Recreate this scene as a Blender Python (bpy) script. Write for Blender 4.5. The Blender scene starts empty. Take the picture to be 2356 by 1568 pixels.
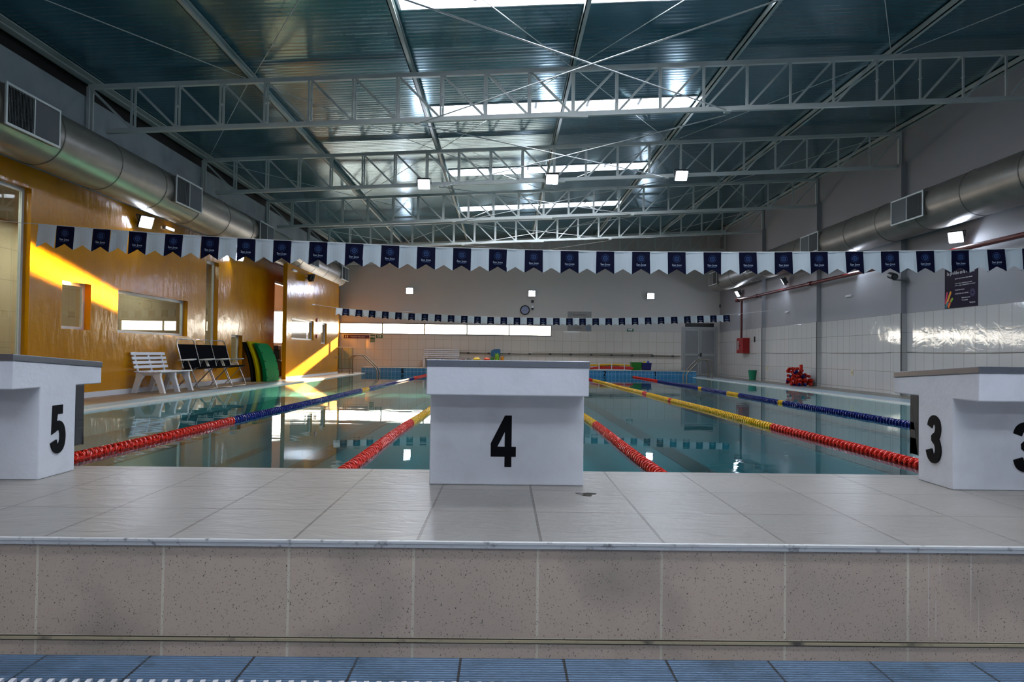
import bpy, math, random
from math import pi, sin, cos, tan, atan2, sqrt, radians
from mathutils import Vector, Matrix, Euler

random.seed(7)
SC = bpy.context.scene
COL = SC.collection

# ------------------------------------------------------------------ camera
CAMZ = 0.497                      # height above the starting deck (deck z = 0)
cd = bpy.data.cameras.new('camera')
cam = bpy.data.objects.new('camera', cd); COL.objects.link(cam)
cd.sensor_width = 36.0; cd.lens = 1600.0 / 2356.0 * 36.0
cd.clip_start = 0.05; cd.clip_end = 200
R = Matrix.Rotation(-math.atan(18 / 1600), 4, 'Z') @ Matrix.Rotation(pi / 2 + math.atan(30 / 1600), 4, 'X') @ Matrix.Rotation(0.013, 4, 'Z')
cam.matrix_world = Matrix.Translation((0, 0, CAMZ)) @ R
SC.camera = cam

# ------------------------------------------------------------------ view and world
SC.view_settings.view_transform = 'Standard'
SC.view_settings.look = 'None'
SC.view_settings.gamma = 1.0
SC.view_settings.use_curve_mapping = False
SC.view_settings.exposure = 1.02
W = bpy.data.worlds.new('sky'); SC.world = W; W.use_nodes = True
bg = W.node_tree.nodes['Background']
bg.inputs[0].default_value = (0.55, 0.68, 0.9, 1); bg.inputs[1].default_value = 1.0

# low warm sun that enters through the strip window in the far wall
sd = bpy.data.lights.new('sun', 'SUN'); sd.energy = 40; sd.angle = radians(0.7); sd.color = (1.0, 0.72, 0.38)
sun = bpy.data.objects.new('sun', sd); COL.objects.link(sun)
sun.rotation_euler = Vector((-0.27, -1.0, -0.205)).to_track_quat('-Z', 'Y').to_euler()
sun.location = (6, 40, 9)
# added area lamp, stands in for sun bounced off water onto yellow wall
gd = bpy.data.lights.new('glint_stand_in_lamp', 'AREA'); gd.shape = 'RECTANGLE'; gd.size = 1.5; gd.size_y = 0.26
gd.energy = 60; gd.spread = radians(2.0); gd.color = (1.0, 0.66, 0.28)
gl = bpy.data.objects.new('glint_stand_in_lamp', gd); COL.objects.link(gl)
gl.location = (-4.85, 19.7, CAMZ - 0.83 + 0.16)
gl.rotation_euler = Vector((-0.27, -1.0, 0.215)).to_track_quat('-Z', 'Y').to_euler()

# ------------------------------------------------------------------ materials
def lin(c):
    out = []
    for v in c:
        v = v / 255.0
        out.append(v / 12.92 if v <= 0.04045 else ((v + 0.055) / 1.055) ** 2.4)
    return (out[0], out[1], out[2], 1.0)

MATS = {}
def mat(name, col, rough=0.5, metal=0.0, spec=0.5, noise=None, bump=None, coat=0.0):
    """noise=(scale, amount, contrast colour) mottles the base; bump=(scale,strength)"""
    if name in MATS: return MATS[name]
    m = bpy.data.materials.new(name); m.use_nodes = True
    nt = m.node_tree; b = nt.nodes['Principled BSDF']
    b.inputs['Base Color'].default_value = lin(col)
    b.inputs['Roughness'].default_value = rough
    b.inputs['Metallic'].default_value = metal
    b.inputs['Specular IOR Level'].default_value = spec
    b.inputs['Coat Weight'].default_value = coat
    b.inputs['Coat Roughness'].default_value = 0.1
    tc = nt.nodes.new('ShaderNodeNewGeometry')
    if noise:
        sc, col2, lo, hi = noise
        n = nt.nodes.new('ShaderNodeTexNoise'); n.inputs['Scale'].default_value = sc; n.inputs['Detail'].default_value = 6
        nt.links.new(tc.outputs['Position'], n.inputs['Vector'])
        r = nt.nodes.new('ShaderNodeMapRange'); r.inputs[1].default_value = lo; r.inputs[2].default_value = hi
        nt.links.new(n.outputs['Fac'], r.inputs[0])
        mx = nt.nodes.new('ShaderNodeMix'); mx.data_type = 'RGBA'
        mx.inputs[6].default_value = lin(col); mx.inputs[7].default_value = lin(col2)
        nt.links.new(r.outputs[0], mx.inputs[0]); nt.links.new(mx.outputs[2], b.inputs['Base Color'])
    if bump:
        sc, st = bump[0], bump[1]
        n = nt.nodes.new('ShaderNodeTexNoise'); n.inputs['Scale'].default_value = sc; n.inputs['Detail'].default_value = 5
        if len(bump) > 2:
            mp = nt.nodes.new('ShaderNodeMapping'); mp.inputs['Scale'].default_value = bump[2]
            nt.links.new(tc.outputs['Position'], mp.inputs['Vector']); nt.links.new(mp.outputs[0], n.inputs['Vector'])
        else:
            nt.links.new(tc.outputs['Position'], n.inputs['Vector'])
        bp = nt.nodes.new('ShaderNodeBump'); bp.inputs['Strength'].default_value = st; bp.inputs['Distance'].default_value = 0.02
        nt.links.new(n.outputs['Fac'], bp.inputs['Height']); nt.links.new(bp.outputs[0], b.inputs['Normal'])
    MATS[name] = m
    return m

def emit(name, col, strength, transp=False):
    if name in MATS: return MATS[name]
    m = bpy.data.materials.new(name); m.use_nodes = True
    nt = m.node_tree; nt.nodes.clear()
    o = nt.nodes.new('ShaderNodeOutputMaterial'); e = nt.nodes.new('ShaderNodeEmission')
    e.inputs[0].default_value = lin(col); e.inputs[1].default_value = strength
    if transp:
        t = nt.nodes.new('ShaderNodeBsdfTransparent'); a = nt.nodes.new('ShaderNodeAddShader')
        nt.links.new(e.outputs[0], a.inputs[0]); nt.links.new(t.outputs[0], a.inputs[1]); nt.links.new(a.outputs[0], o.inputs[0])
    else:
        nt.links.new(e.outputs[0], o.inputs[0])
    MATS[name] = m
    return m

def tiles(name, axes, w, h, off, c1, c2, cm, mortar=0.006, rough=0.25, spec=0.5, speck=None, stain=None, bump=0.15, wob=0.0, above=None, ribs=None, texbump=None, drips=None):
    """grid of tiles laid out in world axes 'xy','xz','yz'; above=(z, colour, rough): painted plaster above that height"""
    m = bpy.data.materials.new(name); m.use_nodes = True
    nt = m.node_tree; L = nt.links; b = nt.nodes['Principled BSDF']
    N = nt.nodes.new
    g = N('ShaderNodeNewGeometry'); s = N('ShaderNodeSeparateXYZ'); L.new(g.outputs['Position'], s.inputs[0])
    c = N('ShaderNodeCombineXYZ'); idx = {'x': 0, 'y': 1, 'z': 2}
    for k in (0, 1):
        a = N('ShaderNodeMath'); a.operation = 'ADD'; a.inputs[1].default_value = off[k] + 100 * (w, h)[k]
        L.new(s.outputs[idx[axes[k]]], a.inputs[0]); L.new(a.outputs[0], c.inputs[k])
    br = N('ShaderNodeTexBrick'); br.offset = 0.0; br.squash = 1.0
    br.inputs['Scale'].default_value = 1.0; br.inputs['Brick Width'].default_value = w; br.inputs['Row Height'].default_value = h
    br.inputs['Mortar Size'].default_value = mortar; br.inputs['Mortar Smooth'].default_value = 0.2; br.inputs['Bias'].default_value = 0.0
    br.inputs['Color1'].default_value = lin(c1); br.inputs['Color2'].default_value = lin(c2); br.inputs['Mortar'].default_value = lin(cm)
    L.new(c.outputs[0], br.inputs['Vector'])
    colr = br.outputs['Color']
    def mixin(fac, cc):
        nonlocal colr
        mx = N('ShaderNodeMix'); mx.data_type = 'RGBA'; mx.inputs[7].default_value = lin(cc)
        L.new(fac, mx.inputs[0]); L.new(colr, mx.inputs[6]); colr = mx.outputs[2]
    def noise(sc, lo, hi, vec=None):
        n = N('ShaderNodeTexNoise'); n.inputs['Scale'].default_value = sc; n.inputs['Detail'].default_value = 7
        L.new(vec if vec else g.outputs['Position'], n.inputs['Vector'])
        r = N('ShaderNodeMapRange'); r.inputs[1].default_value = lo; r.inputs[2].default_value = hi
        L.new(n.outputs['Fac'], r.inputs[0]); return r.outputs[0]
    if stain:
        for sc, lo, hi, cc in stain: mixin(noise(sc, lo, hi), cc)
    if speck:
        for sc, lo, hi, cc in speck: mixin(noise(sc, lo, hi), cc)
    if drips:
        x0, x1, z0 = drips
        mp = N('ShaderNodeMapping'); mp.inputs['Scale'].default_value = (115, 1, 1.4); L.new(g.outputs['Position'], mp.inputs[0])
        f = noise(1.0, 0.57, 0.63, mp.outputs[0])
        def cmp(src, v, op):
            q = N('ShaderNodeMath'); q.operation = op; q.inputs[1].default_value = v; L.new(src, q.inputs[0]); return q.outputs[0]
        def mul(a_, b_):
            q = N('ShaderNodeMath'); q.operation = 'MULTIPLY'; L.new(a_, q.inputs[0])
            if isinstance(b_, float): q.inputs[1].default_value = b_
            else: L.new(b_, q.inputs[1])
            return q.outputs[0]
        k = mul(mul(mul(f, cmp(s.outputs[0], x0, 'GREATER_THAN')), cmp(s.outputs[0], x1, 'LESS_THAN')), cmp(s.outputs[2], z0, 'GREATER_THAN'))
        mixin(mul(k, 0.55), (205, 200, 192))
    rough_out = None
    if above:
        q = N('ShaderNodeMath'); q.operation = 'GREATER_THAN'; q.inputs[1].default_value = above[0]; L.new(s.outputs[2], q.inputs[0])
        mixin(q.outputs[0], above[1])
        r = N('ShaderNodeMapRange'); r.inputs[3].default_value = rough; r.inputs[4].default_value = above[2]; L.new(q.outputs[0], r.inputs[0])
        L.new(r.outputs[0], b.inputs['Roughness'])
    else:
        b.inputs['Roughness'].default_value = rough
    L.new(colr, b.inputs['Base Color'])
    b.inputs['Specular IOR Level'].default_value = spec
    inv = N('ShaderNodeMath'); inv.operation = 'SUBTRACT'; inv.inputs[0].default_value = 1.0; L.new(br.outputs['Fac'], inv.inputs[1])
    h_ = inv.outputs[0]
    if above:
        mm = N('ShaderNodeMath'); mm.operation = 'MAXIMUM'; L.new(h_, mm.inputs[0]); L.new(q.outputs[0], mm.inputs[1]); h_ = mm.outputs[0]
    if ribs:
        ax, per, amp = ribs
        a = N('ShaderNodeMath'); a.operation = 'MULTIPLY'; a.inputs[1].default_value = 2 * pi / per; L.new(s.outputs[idx[ax]], a.inputs[0])
        sn = N('ShaderNodeMath'); sn.operation = 'SINE'; L.new(a.outputs[0], sn.inputs[0])
        ml = N('ShaderNodeMath'); ml.operation = 'MULTIPLY_ADD'; ml.inputs[1].default_value = amp; L.new(sn.outputs[0], ml.inputs[0]); L.new(h_, ml.inputs[2]); h_ = ml.outputs[0]
    if texbump:
        n = N('ShaderNodeTexNoise'); n.inputs['Scale'].default_value = texbump[0]; n.inputs['Detail'].default_value = 6; n.inputs['Distortion'].default_value = 1.5
        mp = N('ShaderNodeMapping'); mp.inputs['Scale'].default_value = texbump[2]; L.new(g.outputs['Position'], mp.inputs[0]); L.new(mp.outputs[0], n.inputs['Vector'])
        ml = N('ShaderNodeMath'); ml.operation = 'MULTIPLY_ADD'; ml.inputs[1].default_value = texbump[1]; L.new(n.outputs['Fac'], ml.inputs[0]); L.new(h_, ml.inputs[2]); h_ = ml.outputs[0]
    bp = N('ShaderNodeBump'); bp.inputs['Strength'].default_value = bump; bp.inputs['Distance'].default_value = 0.01
    L.new(h_, bp.inputs['Height']); L.new(bp.outputs[0], b.inputs['Normal'])
    MATS[name] = m
    return m

# ------------------------------------------------------------------ mesh builder
class MB:
    def __init__(s): s.v = []; s.f = []
    def add(s, vs, fs):
        o = len(s.v); s.v += [tuple(p) for p in vs]; s.f += [tuple(i + o for i in f) for f in fs]
    def box(s, a, b):
        x0, y0, z0 = a; x1, y1, z1 = b
        s.add([(x0,y0,z0),(x1,y0,z0),(x1,y1,z0),(x0,y1,z0),(x0,y0,z1),(x1,y0,z1),(x1,y1,z1),(x0,y1,z1)],
              [(0,3,2,1),(4,5,6,7),(0,1,5,4),(1,2,6,5),(2,3,7,6),(3,0,4,7)])
        return s
    def bar(s, p0, p1, w, h, up=(0, 0, 1)):
        p0 = Vector(p0); p1 = Vector(p1); d = (p1 - p0).normalized(); up = Vector(up)
        if abs(d.dot(up)) > 0.98: up = Vector((0, 1, 0))
        sx = d.cross(up).normalized() * w / 2; sz = sx.cross(d).normalized() * h / 2
        vs = [p0 - sx - sz, p0 + sx - sz, p0 + sx + sz, p0 - sx + sz, p1 - sx - sz, p1 + sx - sz, p1 + sx + sz, p1 - sx + sz]
        s.add(vs, [(0,1,2,3),(7,6,5,4),(0,4,5,1),(1,5,6,2),(2,6,7,3),(3,7,4,0)])
        return s
    def tube(s, pts, r, n=10, closed=False):
        pts = [Vector(p) for p in pts]; m = len(pts); rs = r if isinstance(r, (list, tuple)) else [r] * m
        rings = []; prev = None
        for i, p in enumerate(pts):
            a = pts[(i - 1) % m] if (i > 0 or closed) else p
            b = pts[(i + 1) % m] if (i < m - 1 or closed) else p
            d = (b - a).normalized()
            if prev is None:
                u = d.orthogonal().normalized()
            else:
                u = (prev - d * prev.dot(d))
                u = u.normalized() if u.length > 1e-6 else d.orthogonal().normalized()
            prev = u; v = d.cross(u)
            rings.append([p + (u * cos(2*pi*k/n) + v * sin(2*pi*k/n)) * rs[i] for k in range(n)])
        o = len(s.v)
        for ring in rings: s.v += [tuple(q) for q in ring]
        for i in range(m if closed else m - 1):
            j = (i + 1) % m
            for k in range(n):
                k2 = (k + 1) % n
                s.f.append((o+i*n+k, o+i*n+k2, o+j*n+k2, o+j*n+k))
        if not closed:
            s.f.append(tuple(o + k for k in range(n))[::-1]); s.f.append(tuple(o + (m-1)*n + k for k in range(n)))
        return s
    def prism(s, poly, fn, t0, t1):
        """poly: 2D outline ccw; fn(u,v,t)->3D; extruded from t0 to t1"""
        n = len(poly)
        vs = [fn(u, v, t0) for u, v in poly] + [fn(u, v, t1) for u, v in poly]
        s.add(vs, [tuple(range(n))[::-1], tuple(range(n, 2*n))] + [(i, (i+1) % n, n+(i+1) % n, n+i) for i in range(n)])
        return s
    def ball(s, c, r, nu=14, nv=8, sc=(1, 1, 1)):
        c = Vector(c); vs = []; fs = []
        for j in range(nv + 1):
            th = pi * j / nv
            for i in range(nu):
                ph = 2*pi*i/nu
                vs.append((c.x + r*sc[0]*sin(th)*cos(ph), c.y + r*sc[1]*sin(th)*sin(ph), c.z + r*sc[2]*cos(th)))
        for j in range(nv):
            for i in range(nu):
                fs.append((j*nu+i, (j+1)*nu+i, (j+1)*nu+(i+1) % nu, j*nu+(i+1) % nu))
        s.add(vs, fs); return s
    def mesh(s, name, m=None, smooth=False):
        me = bpy.data.meshes.new(name); me.from_pydata(s.v, [], s.f); me.update()
        if m: me.materials.append(m)
        import bmesh
        bm = bmesh.new(); bm.from_mesh(me)
        bmesh.ops.remove_doubles(bm, verts=bm.verts, dist=1e-6)
        bmesh.ops.recalc_face_normals(bm, faces=bm.faces); bm.to_mesh(me); bm.free()
        if smooth:
            for p in me.polygons: p.use_smooth = True
            try: me.set_sharp_from_angle(angle=radians(40))
            except Exception: pass
        return me
    def build(s, name, m, parent=None, smooth=False, bevel=0.0):
        return link(name, s.mesh(name, m, smooth), parent, bevel)

def link(name, me, parent=None, bevel=0.0, loc=None, rot=None):
    o = bpy.data.objects.new(name, me); COL.objects.link(o)
    if parent: o.parent = parent
    if loc: o.location = loc
    if rot: o.rotation_euler = rot
    if bevel:
        md = o.modifiers.new('bevel', 'BEVEL'); md.width = bevel; md.segments = 2; md.limit_method = 'ANGLE'
    return o

def tag(o, label=None, cat=None, group=None, kind=None):
    if label: o['label'] = label
    if cat: o['category'] = cat
    if group: o['group'] = group
    if kind: o['kind'] = kind
    return o

def thing(name, label, cat, loc=(0, 0, 0), rot=(0, 0, 0), group=None):
    o = bpy.data.objects.new(name, None); COL.objects.link(o); o.empty_display_size = 0.1
    o.location = loc; o.rotation_euler = rot
    return tag(o, label, cat, group)

def copy_tree(o, parent=None):
    c = o.copy(); COL.objects.link(c)
    if parent: c.parent = parent
    for ch in list(o.children): copy_tree(ch, c)
    return c

def struct(name, mb, m, label=None, cat=None, bevel=0.0, smooth=False):
    o = mb.build(name, m, None, smooth, bevel); o['kind'] = 'structure'
    if label: o['label'] = label
    if cat: o['category'] = cat
    return o

_txt = {}
def text_mesh(s, size, m, extrude=0.0008, align='CENTER', bold=0.0, sx=1.0):
    key = (s, size, m.name, align, bold, sx)
    if key in _txt: return _txt[key]
    c = bpy.data.curves.new('lettering', 'FONT'); c.body = s; c.size = size; c.align_x = align; c.align_y = 'CENTER'
    c.extrude = extrude; c.offset = bold; c.resolution_u = 2
    o = bpy.data.objects.new('tmp', c); COL.objects.link(o)
    bpy.context.view_layer.update()
    dg = bpy.context.evaluated_depsgraph_get()
    me = bpy.data.meshes.new_from_object(o.evaluated_get(dg))
    bpy.data.objects.remove(o); me.name = 'lettering'
    me.materials.clear(); me.materials.append(m)
    if sx != 1.0:
        for v in me.vertices: v.co.x *= sx
    _txt[key] = me
    return me

# orientation of flat lettering: facing -Y (towards camera), facing -X, facing +X
FACE_CAM = (pi/2, 0, 0); FACE_MX = (pi/2, 0, -pi/2); FACE_PX = (pi/2, 0, pi/2)

# ------------------------------------------------------------------ shared numbers
XL, XR = -7.0, 9.2            # side walls
YN, YF = -4.8, 29.6           # rear and far walls
PL, PR = -5.55, 7.6           # pool sides
PN, PF = 2.98, 27.95          # pool ends
ZW = CAMZ - 0.85              # water level
ZS = CAMZ - 0.83 + 0.005      # side decks
ZFD = -0.10                   # raised far deck
ZLO = -0.304                  # lower floor where the photographer stands
TY = [-1.6, 2.8, 7.2, 11.6, 16.0, 20.3, 24.6, 28.8]     # trusses
PX = [XL + 2.7 * i for i in range(7)]                    # purlins
def ztop(x): return CAMZ + 4.35 + 0.0555 * (x - XL)      # top chord centre
def zbot(x): return CAMZ + 3.60 + 0.0535 * (x - XL)
def zceil(x): return ztop(x) + 0.17

# ------------------------------------------------------------------ materials used
YEL = mat('yellow_gloss_paint', (200, 134, 0), 0.17, 0, 0.38, noise=(1.3, (182, 118, 0), 0.4, 0.7), bump=(6.0, 0.5, (1, 1, 0.4)))
PLAST = mat('grey_plaster', (150, 150, 152), 0.7, 0, 0.3, noise=(2.0, (138, 139, 144), 0.4, 0.7), bump=(30, 0.1))
PLASTL = mat('blue_grey_plaster', (164, 175, 180), 0.75, 0, 0.3, noise=(1.4, (140, 150, 158), 0.4, 0.7), bump=(30, 0.1))
WHITE_CONC = mat('white_painted_concrete', (214, 217, 224), 0.6, 0, 0.4, noise=(9, (204, 206, 212), 0.48, 0.75), bump=(60, 0.07))
STEELP = mat('brushed_steel_plate', (150, 152, 158), 0.34, 0.9, 0.5, noise=(120, (120, 118, 120), 0.62, 0.8))
DARKSTEEL = mat('dark_steel', (70, 70, 72), 0.5, 0.5)
BLACKP = mat('black_painted_number', (4, 4, 9), 0.6, 0, 0.15)
TRUSSM = mat('white_steel_paint', (206, 212, 208), 0.45, 0, 0.5)
PURL = mat('purlin_paint', (186, 196, 192), 0.45, 0.0, 0.5)
DUCTM = mat('grey_duct_metal', (128, 123, 116), 0.36, 0.35, 0.5, noise=(3, (116, 112, 106), 0.4, 0.7))
SEAM = mat('duct_seam', (100, 97, 92), 0.4, 0.35)
GRILL = mat('register_frame', (195, 202, 200), 0.4, 0.2)
LOUV = mat('register_louver', (120, 124, 126), 0.45, 0.3)
DARK = mat('black_and_gap_shade', (14, 14, 15), 0.8)  # near-black that paints shade in openings, also one black wall plate
FRAME = mat('white_aluminium_frame', (205, 208, 210), 0.35, 0.1)
CHROME = mat('stainless_tube', (138, 130, 114), 0.36, 0.8)
ALU = mat('aluminium_edge', (196, 195, 192), 0.45, 0.15, 0.5, noise=(40, (110, 108, 106), 0.6, 0.75))
NAVY = mat('navy_flag_cloth', (7, 11, 42), 0.7, 0, 0.15)
FLAGW = mat('white_flag_cloth', (205, 216, 222), 0.6, 0, 0.4)
EMB = mat('emblem_print', (52, 84, 140), 0.6)
EMBT = mat('flag_lettering_print', (190, 205, 225), 0.6)
ROPEW = mat('white_cord', (200, 200, 195), 0.6)
REDF = mat('red_float_plastic', (205, 42, 26), 0.25, 0, 0.6)
YELF = mat('yellow_float_plastic', (222, 176, 20), 0.25, 0, 0.6)
BLUF = mat('blue_float_plastic', (10, 28, 112), 0.25, 0, 0.6)
WPLAS = mat('white_plastic', (222, 224, 230), 0.3, 0, 0.5)
BLKFAB = mat('black_mesh_fabric', (12, 12, 18), 0.85, 0, 0.05)
GRNM = mat('green_foam', (4, 112, 62), 0.8, 0, 0.04)
YLWM = mat('yellow_foam', (166, 148, 0), 0.8, 0, 0.04)
BLKM = mat('dark_foam', (10, 14, 10), 0.7, 0, 0.1)
REDP = mat('dark_red_pipe_paint', (92, 22, 20), 0.3)
REDC = mat('red_cabinet_paint', (150, 14, 18), 0.35)
DOORG = mat('grey_door_aluminium', (140, 144, 146), 0.45, 0.2)
DOORF = mat('door_frame_aluminium', (165, 168, 168), 0.4, 0.2)
SIGNN = mat('dark_purple_sign', (24, 13, 40), 0.6, 0, 0.2)
SIGNP = mat('purple_sign', (78, 32, 66), 0.4)
SIGNG = mat('green_sign', (10, 104, 62), 0.4)
SIGNW = mat('white_print', (225, 225, 230), 0.5)
SIGNGR = mat('grey_sign_board', (150, 148, 145), 0.4)
SIGNB = mat('blue_print', (90, 130, 175), 0.5)
BLKPL = mat('black_plastic', (12, 12, 14), 0.4)
HOUS = mat('floodlight_housing', (60, 62, 66), 0.5, 0.3)

TILEW = tiles('white_wall_tiles_far', 'xz', 0.364, 0.45, (0.05, -(CAMZ + 1.03)), (226, 221, 212), (222, 217, 208), (180, 165, 135), 0.005, 0.08, 0.6, above=(CAMZ + 1.03, (206, 203, 198), 0.6))
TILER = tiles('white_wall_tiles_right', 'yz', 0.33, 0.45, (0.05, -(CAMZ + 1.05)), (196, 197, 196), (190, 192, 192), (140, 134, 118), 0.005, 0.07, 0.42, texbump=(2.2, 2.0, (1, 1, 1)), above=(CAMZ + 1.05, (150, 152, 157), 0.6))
DECK = tiles('deck_tiles', 'xy', 0.328, 0.35, (-0.105, -1.855), (140, 135, 128), (131, 127, 121), (98, 92, 84), 0.004, 0.33, 0.5,
             stain=[(2.2, 0.5, 0.8, (128, 122, 114)), (11, 0.62, 0.8, (112, 104, 95))], bump=0.5, texbump=(9.0, 0.9, (0.7, 1.6, 1.0)))
RISER = tiles('riser_tiles', 'xz', 0.328, 0.9, (-0.097, 0.253), (182, 163, 146), (174, 156, 140), (196, 186, 166), 0.0038, 0.5, 0.35,
              stain=[(3.0, 0.5, 0.85, (134, 124, 113)), (1.1, 0.5, 0.8, (148, 138, 128))], speck=[(240, 0.62, 0.68, (70, 66, 62)), (300, 0.66, 0.72, (188, 146, 116))], bump=0.3, drips=(1.125, 1.28, -0.24))
BLUET = tiles('blue_ribbed_tiles', 'xy', 0.27, 0.158, (0.103, -1.855), (92, 120, 148), (86, 112, 140), (40, 42, 44), 0.0035, 0.4, 0.5,
              stain=[(5, 0.5, 0.8, (58, 84, 104)), (14, 0.6, 0.8, (66, 84, 98))], bump=0.55, ribs=('y', 0.0125, 0.35))
SIDET = tiles('beige_deck_tiles', 'xy', 0.33, 0.33, (0, 0), (148, 126, 100), (140, 120, 96), (110, 96, 78), 0.006, 0.4, 0.5, stain=[(2, 0.5, 0.8, (128, 112, 92))])
SIDER = tiles('grey_deck_tiles', 'xy', 0.33, 0.33, (0, 0), (138, 132, 122), (130, 125, 116), (105, 98, 88), 0.006, 0.4, 0.5, stain=[(2, 0.5, 0.8, (118, 112, 104))])
COPE = tiles('pale_blue_coping', 'xy', 0.25, 0.25, (0, 0), (150, 180, 196), (142, 172, 190), (190, 200, 205), 0.006, 0.3, 0.5, stain=[(3, 0.5, 0.8, (165, 180, 185))])
COPW = mat('white_coping_lip', (205, 208, 206), 0.35, noise=(6, (180, 184, 184), 0.5, 0.8))
POOLB = tiles('pool_blue_tiles_floor', 'xy', 0.12, 0.12, (0, 0), (14, 104, 114), (12, 98, 108), (30, 118, 126), 0.004, 0.4)
POOLW = tiles('pool_blue_tiles_end', 'xz', 0.15, 0.15, (0, 0.10), (62, 136, 184), (54, 126, 174), (140, 180, 200), 0.006, 0.25, 0.5)
POOLS = tiles('pool_blue_tiles_side', 'yz', 0.15, 0.15, (0, 0.10), (40, 104, 150), (34, 96, 142), (110, 150, 176), 0.006, 0.25, 0.5)
LINE = mat('dark_lane_line_tiles', (34, 14, 18), 0.4)
ROOMT = tiles('beige_room_tiles', 'yz', 0.6, 0.6, (0.2, 0), (168, 158, 136), (160, 152, 132), (120, 112, 96), 0.006, 0.3)

def ceiling_mat():
    m = bpy.data.materials.new('teal_glossy_roof_panels'); m.use_nodes = True
    nt = m.node_tree; L = nt.links; N = nt.nodes.new; b = nt.nodes['Principled BSDF']
    g = N('ShaderNodeNewGeometry'); s = N('ShaderNodeSeparateXYZ'); L.new(g.outputs['Position'], s.inputs[0])
    n = N('ShaderNodeTexNoise'); n.inputs['Scale'].default_value = 0.6; n.inputs['Detail'].default_value = 3; L.new(g.outputs['Position'], n.inputs['Vector'])
    mx = N('ShaderNodeMix'); mx.data_type = 'RGBA'; mx.inputs[6].default_value = lin((66, 118, 136)); mx.inputs[7].default_value = lin((78, 132, 148))
    L.new(n.outputs['Fac'], mx.inputs[0]); L.new(mx.outputs[2], b.inputs['Base Color'])
    b.inputs['Roughness'].default_value = 0.21; b.inputs['Metallic'].default_value = 0.55; b.inputs['Specular IOR Level'].default_value = 0.6
    a = N('ShaderNodeMath'); a.operation = 'MULTIPLY'; a.inputs[1].default_value = 2*pi/0.115; L.new(s.outputs[1], a.inputs[0])
    sn = N('ShaderNodeMath'); sn.operation = 'SINE'; L.new(a.outputs[0], sn.inputs[0])
    n2 = N('ShaderNodeTexNoise'); n2.inputs['Scale'].default_value = 3.0
    mp = N('ShaderNodeMapping'); mp.inputs['Scale'].default_value = (0.25, 1.6, 1); L.new(g.outputs['Position'], mp.inputs[0]); L.new(mp.outputs[0], n2.inputs['Vector'])
    ml = N('ShaderNodeMath'); ml.operation = 'MULTIPLY_ADD'; ml.inputs[1].default_value = 0.12; L.new(sn.outputs[0], ml.inputs[0]); L.new(n2.outputs['Fac'], ml.inputs[2])
    bp = N('ShaderNodeBump'); bp.inputs['Strength'].default_value = 0.15; bp.inputs['Distance'].default_value = 0.03
    L.new(ml.outputs[0], bp.inputs['Height']); L.new(bp.outputs[0], b.inputs['Normal'])
    return m
CEIL = ceiling_mat()

def schlick(nt, f0, top=1.0):
    N = nt.nodes.new; lw = N('ShaderNodeLayerWeight'); lw.inputs['Blend'].default_value = 0.5
    p = N('ShaderNodeMath'); p.operation = 'POWER'; p.inputs[1].default_value = 5.0; nt.links.new(lw.outputs['Facing'], p.inputs[0])
    a = N('ShaderNodeMath'); a.operation = 'MULTIPLY_ADD'; a.inputs[1].default_value = top - f0; a.inputs[2].default_value = f0; nt.links.new(p.outputs[0], a.inputs[0])
    return a
def water_mat():
    m = bpy.data.materials.new('pool_water'); m.use_nodes = True
    nt = m.node_tree; L = nt.links; N = nt.nodes.new; nt.nodes.clear()
    o = N('ShaderNodeOutputMaterial'); gl_ = N('ShaderNodeBsdfGlossy'); tr = N('ShaderNodeBsdfTransparent'); mx = N('ShaderNodeMixShader'); fr = schlick(nt, 0.02, 0.86)
    gl_.inputs['Roughness'].default_value = 0.012; gl_.inputs['Color'].default_value = (0.93, 0.97, 0.97, 1)
    tr.inputs[0].default_value = (0.36, 0.72, 0.74, 1)
    g = N('ShaderNodeNewGeometry')
    n = N('ShaderNodeTexNoise'); n.inputs['Scale'].default_value = 1.0; n.inputs['Detail'].default_value = 3; n.inputs['Roughness'].default_value = 0.45
    mp = N('ShaderNodeMapping'); mp.inputs['Scale'].default_value = (0.8, 3.0, 1); L.new(g.outputs['Position'], mp.inputs[0]); L.new(mp.outputs[0], n.inputs['Vector'])
    bp = N('ShaderNodeBump'); bp.inputs['Strength'].default_value = 0.05; bp.inputs['Distance'].default_value = 0.03
    L.new(n.outputs['Fac'], bp.inputs['Height']); L.new(bp.outputs[0], gl_.inputs['Normal'])
    L.new(fr.outputs[0], mx.inputs[0]); L.new(tr.outputs[0], mx.inputs[1]); L.new(gl_.outputs[0], mx.inputs[2]); L.new(mx.outputs[0], o.inputs[0])
    return m
WATER = water_mat()

def glass_mat(name, tint, base):
    m = bpy.data.materials.new(name); m.use_nodes = True
    nt = m.node_tree; L = nt.links; N = nt.nodes.new; nt.nodes.clear()
    o = N('ShaderNodeOutputMaterial'); gl_ = N('ShaderNodeBsdfGlossy'); tr = N('ShaderNodeBsdfTransparent'); mx = N('ShaderNodeMixShader'); fr = schlick(nt, base)
    gl_.inputs['Roughness'].default_value = 0.01; tr.inputs[0].default_value = tint
    L.new(fr.outputs[0], mx.inputs[0]); L.new(tr.outputs[0], mx.inputs[1]); L.new(gl_.outputs[0], mx.inputs[2]); L.new(mx.outputs[0], o.inputs[0])
    return m
GLASS = glass_mat('window_glass', (0.62, 0.66, 0.62, 1), 0.045)
GLASSB = glass_mat('partition_glass', (0.8, 0.92, 0.86, 1), 0.06)
BRIGHT = emit('bright_daylight_pane', (255, 244, 224), 4.0, transp=True)
SKYL = emit('skylight_daylight_pane', (236, 243, 255), 14.0)
LENS = emit('floodlight_lens_glow', (225, 236, 255), 60.0)
ROOMGLOW = emit('office_window_daylight', (255, 246, 232), 5.0)

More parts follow.
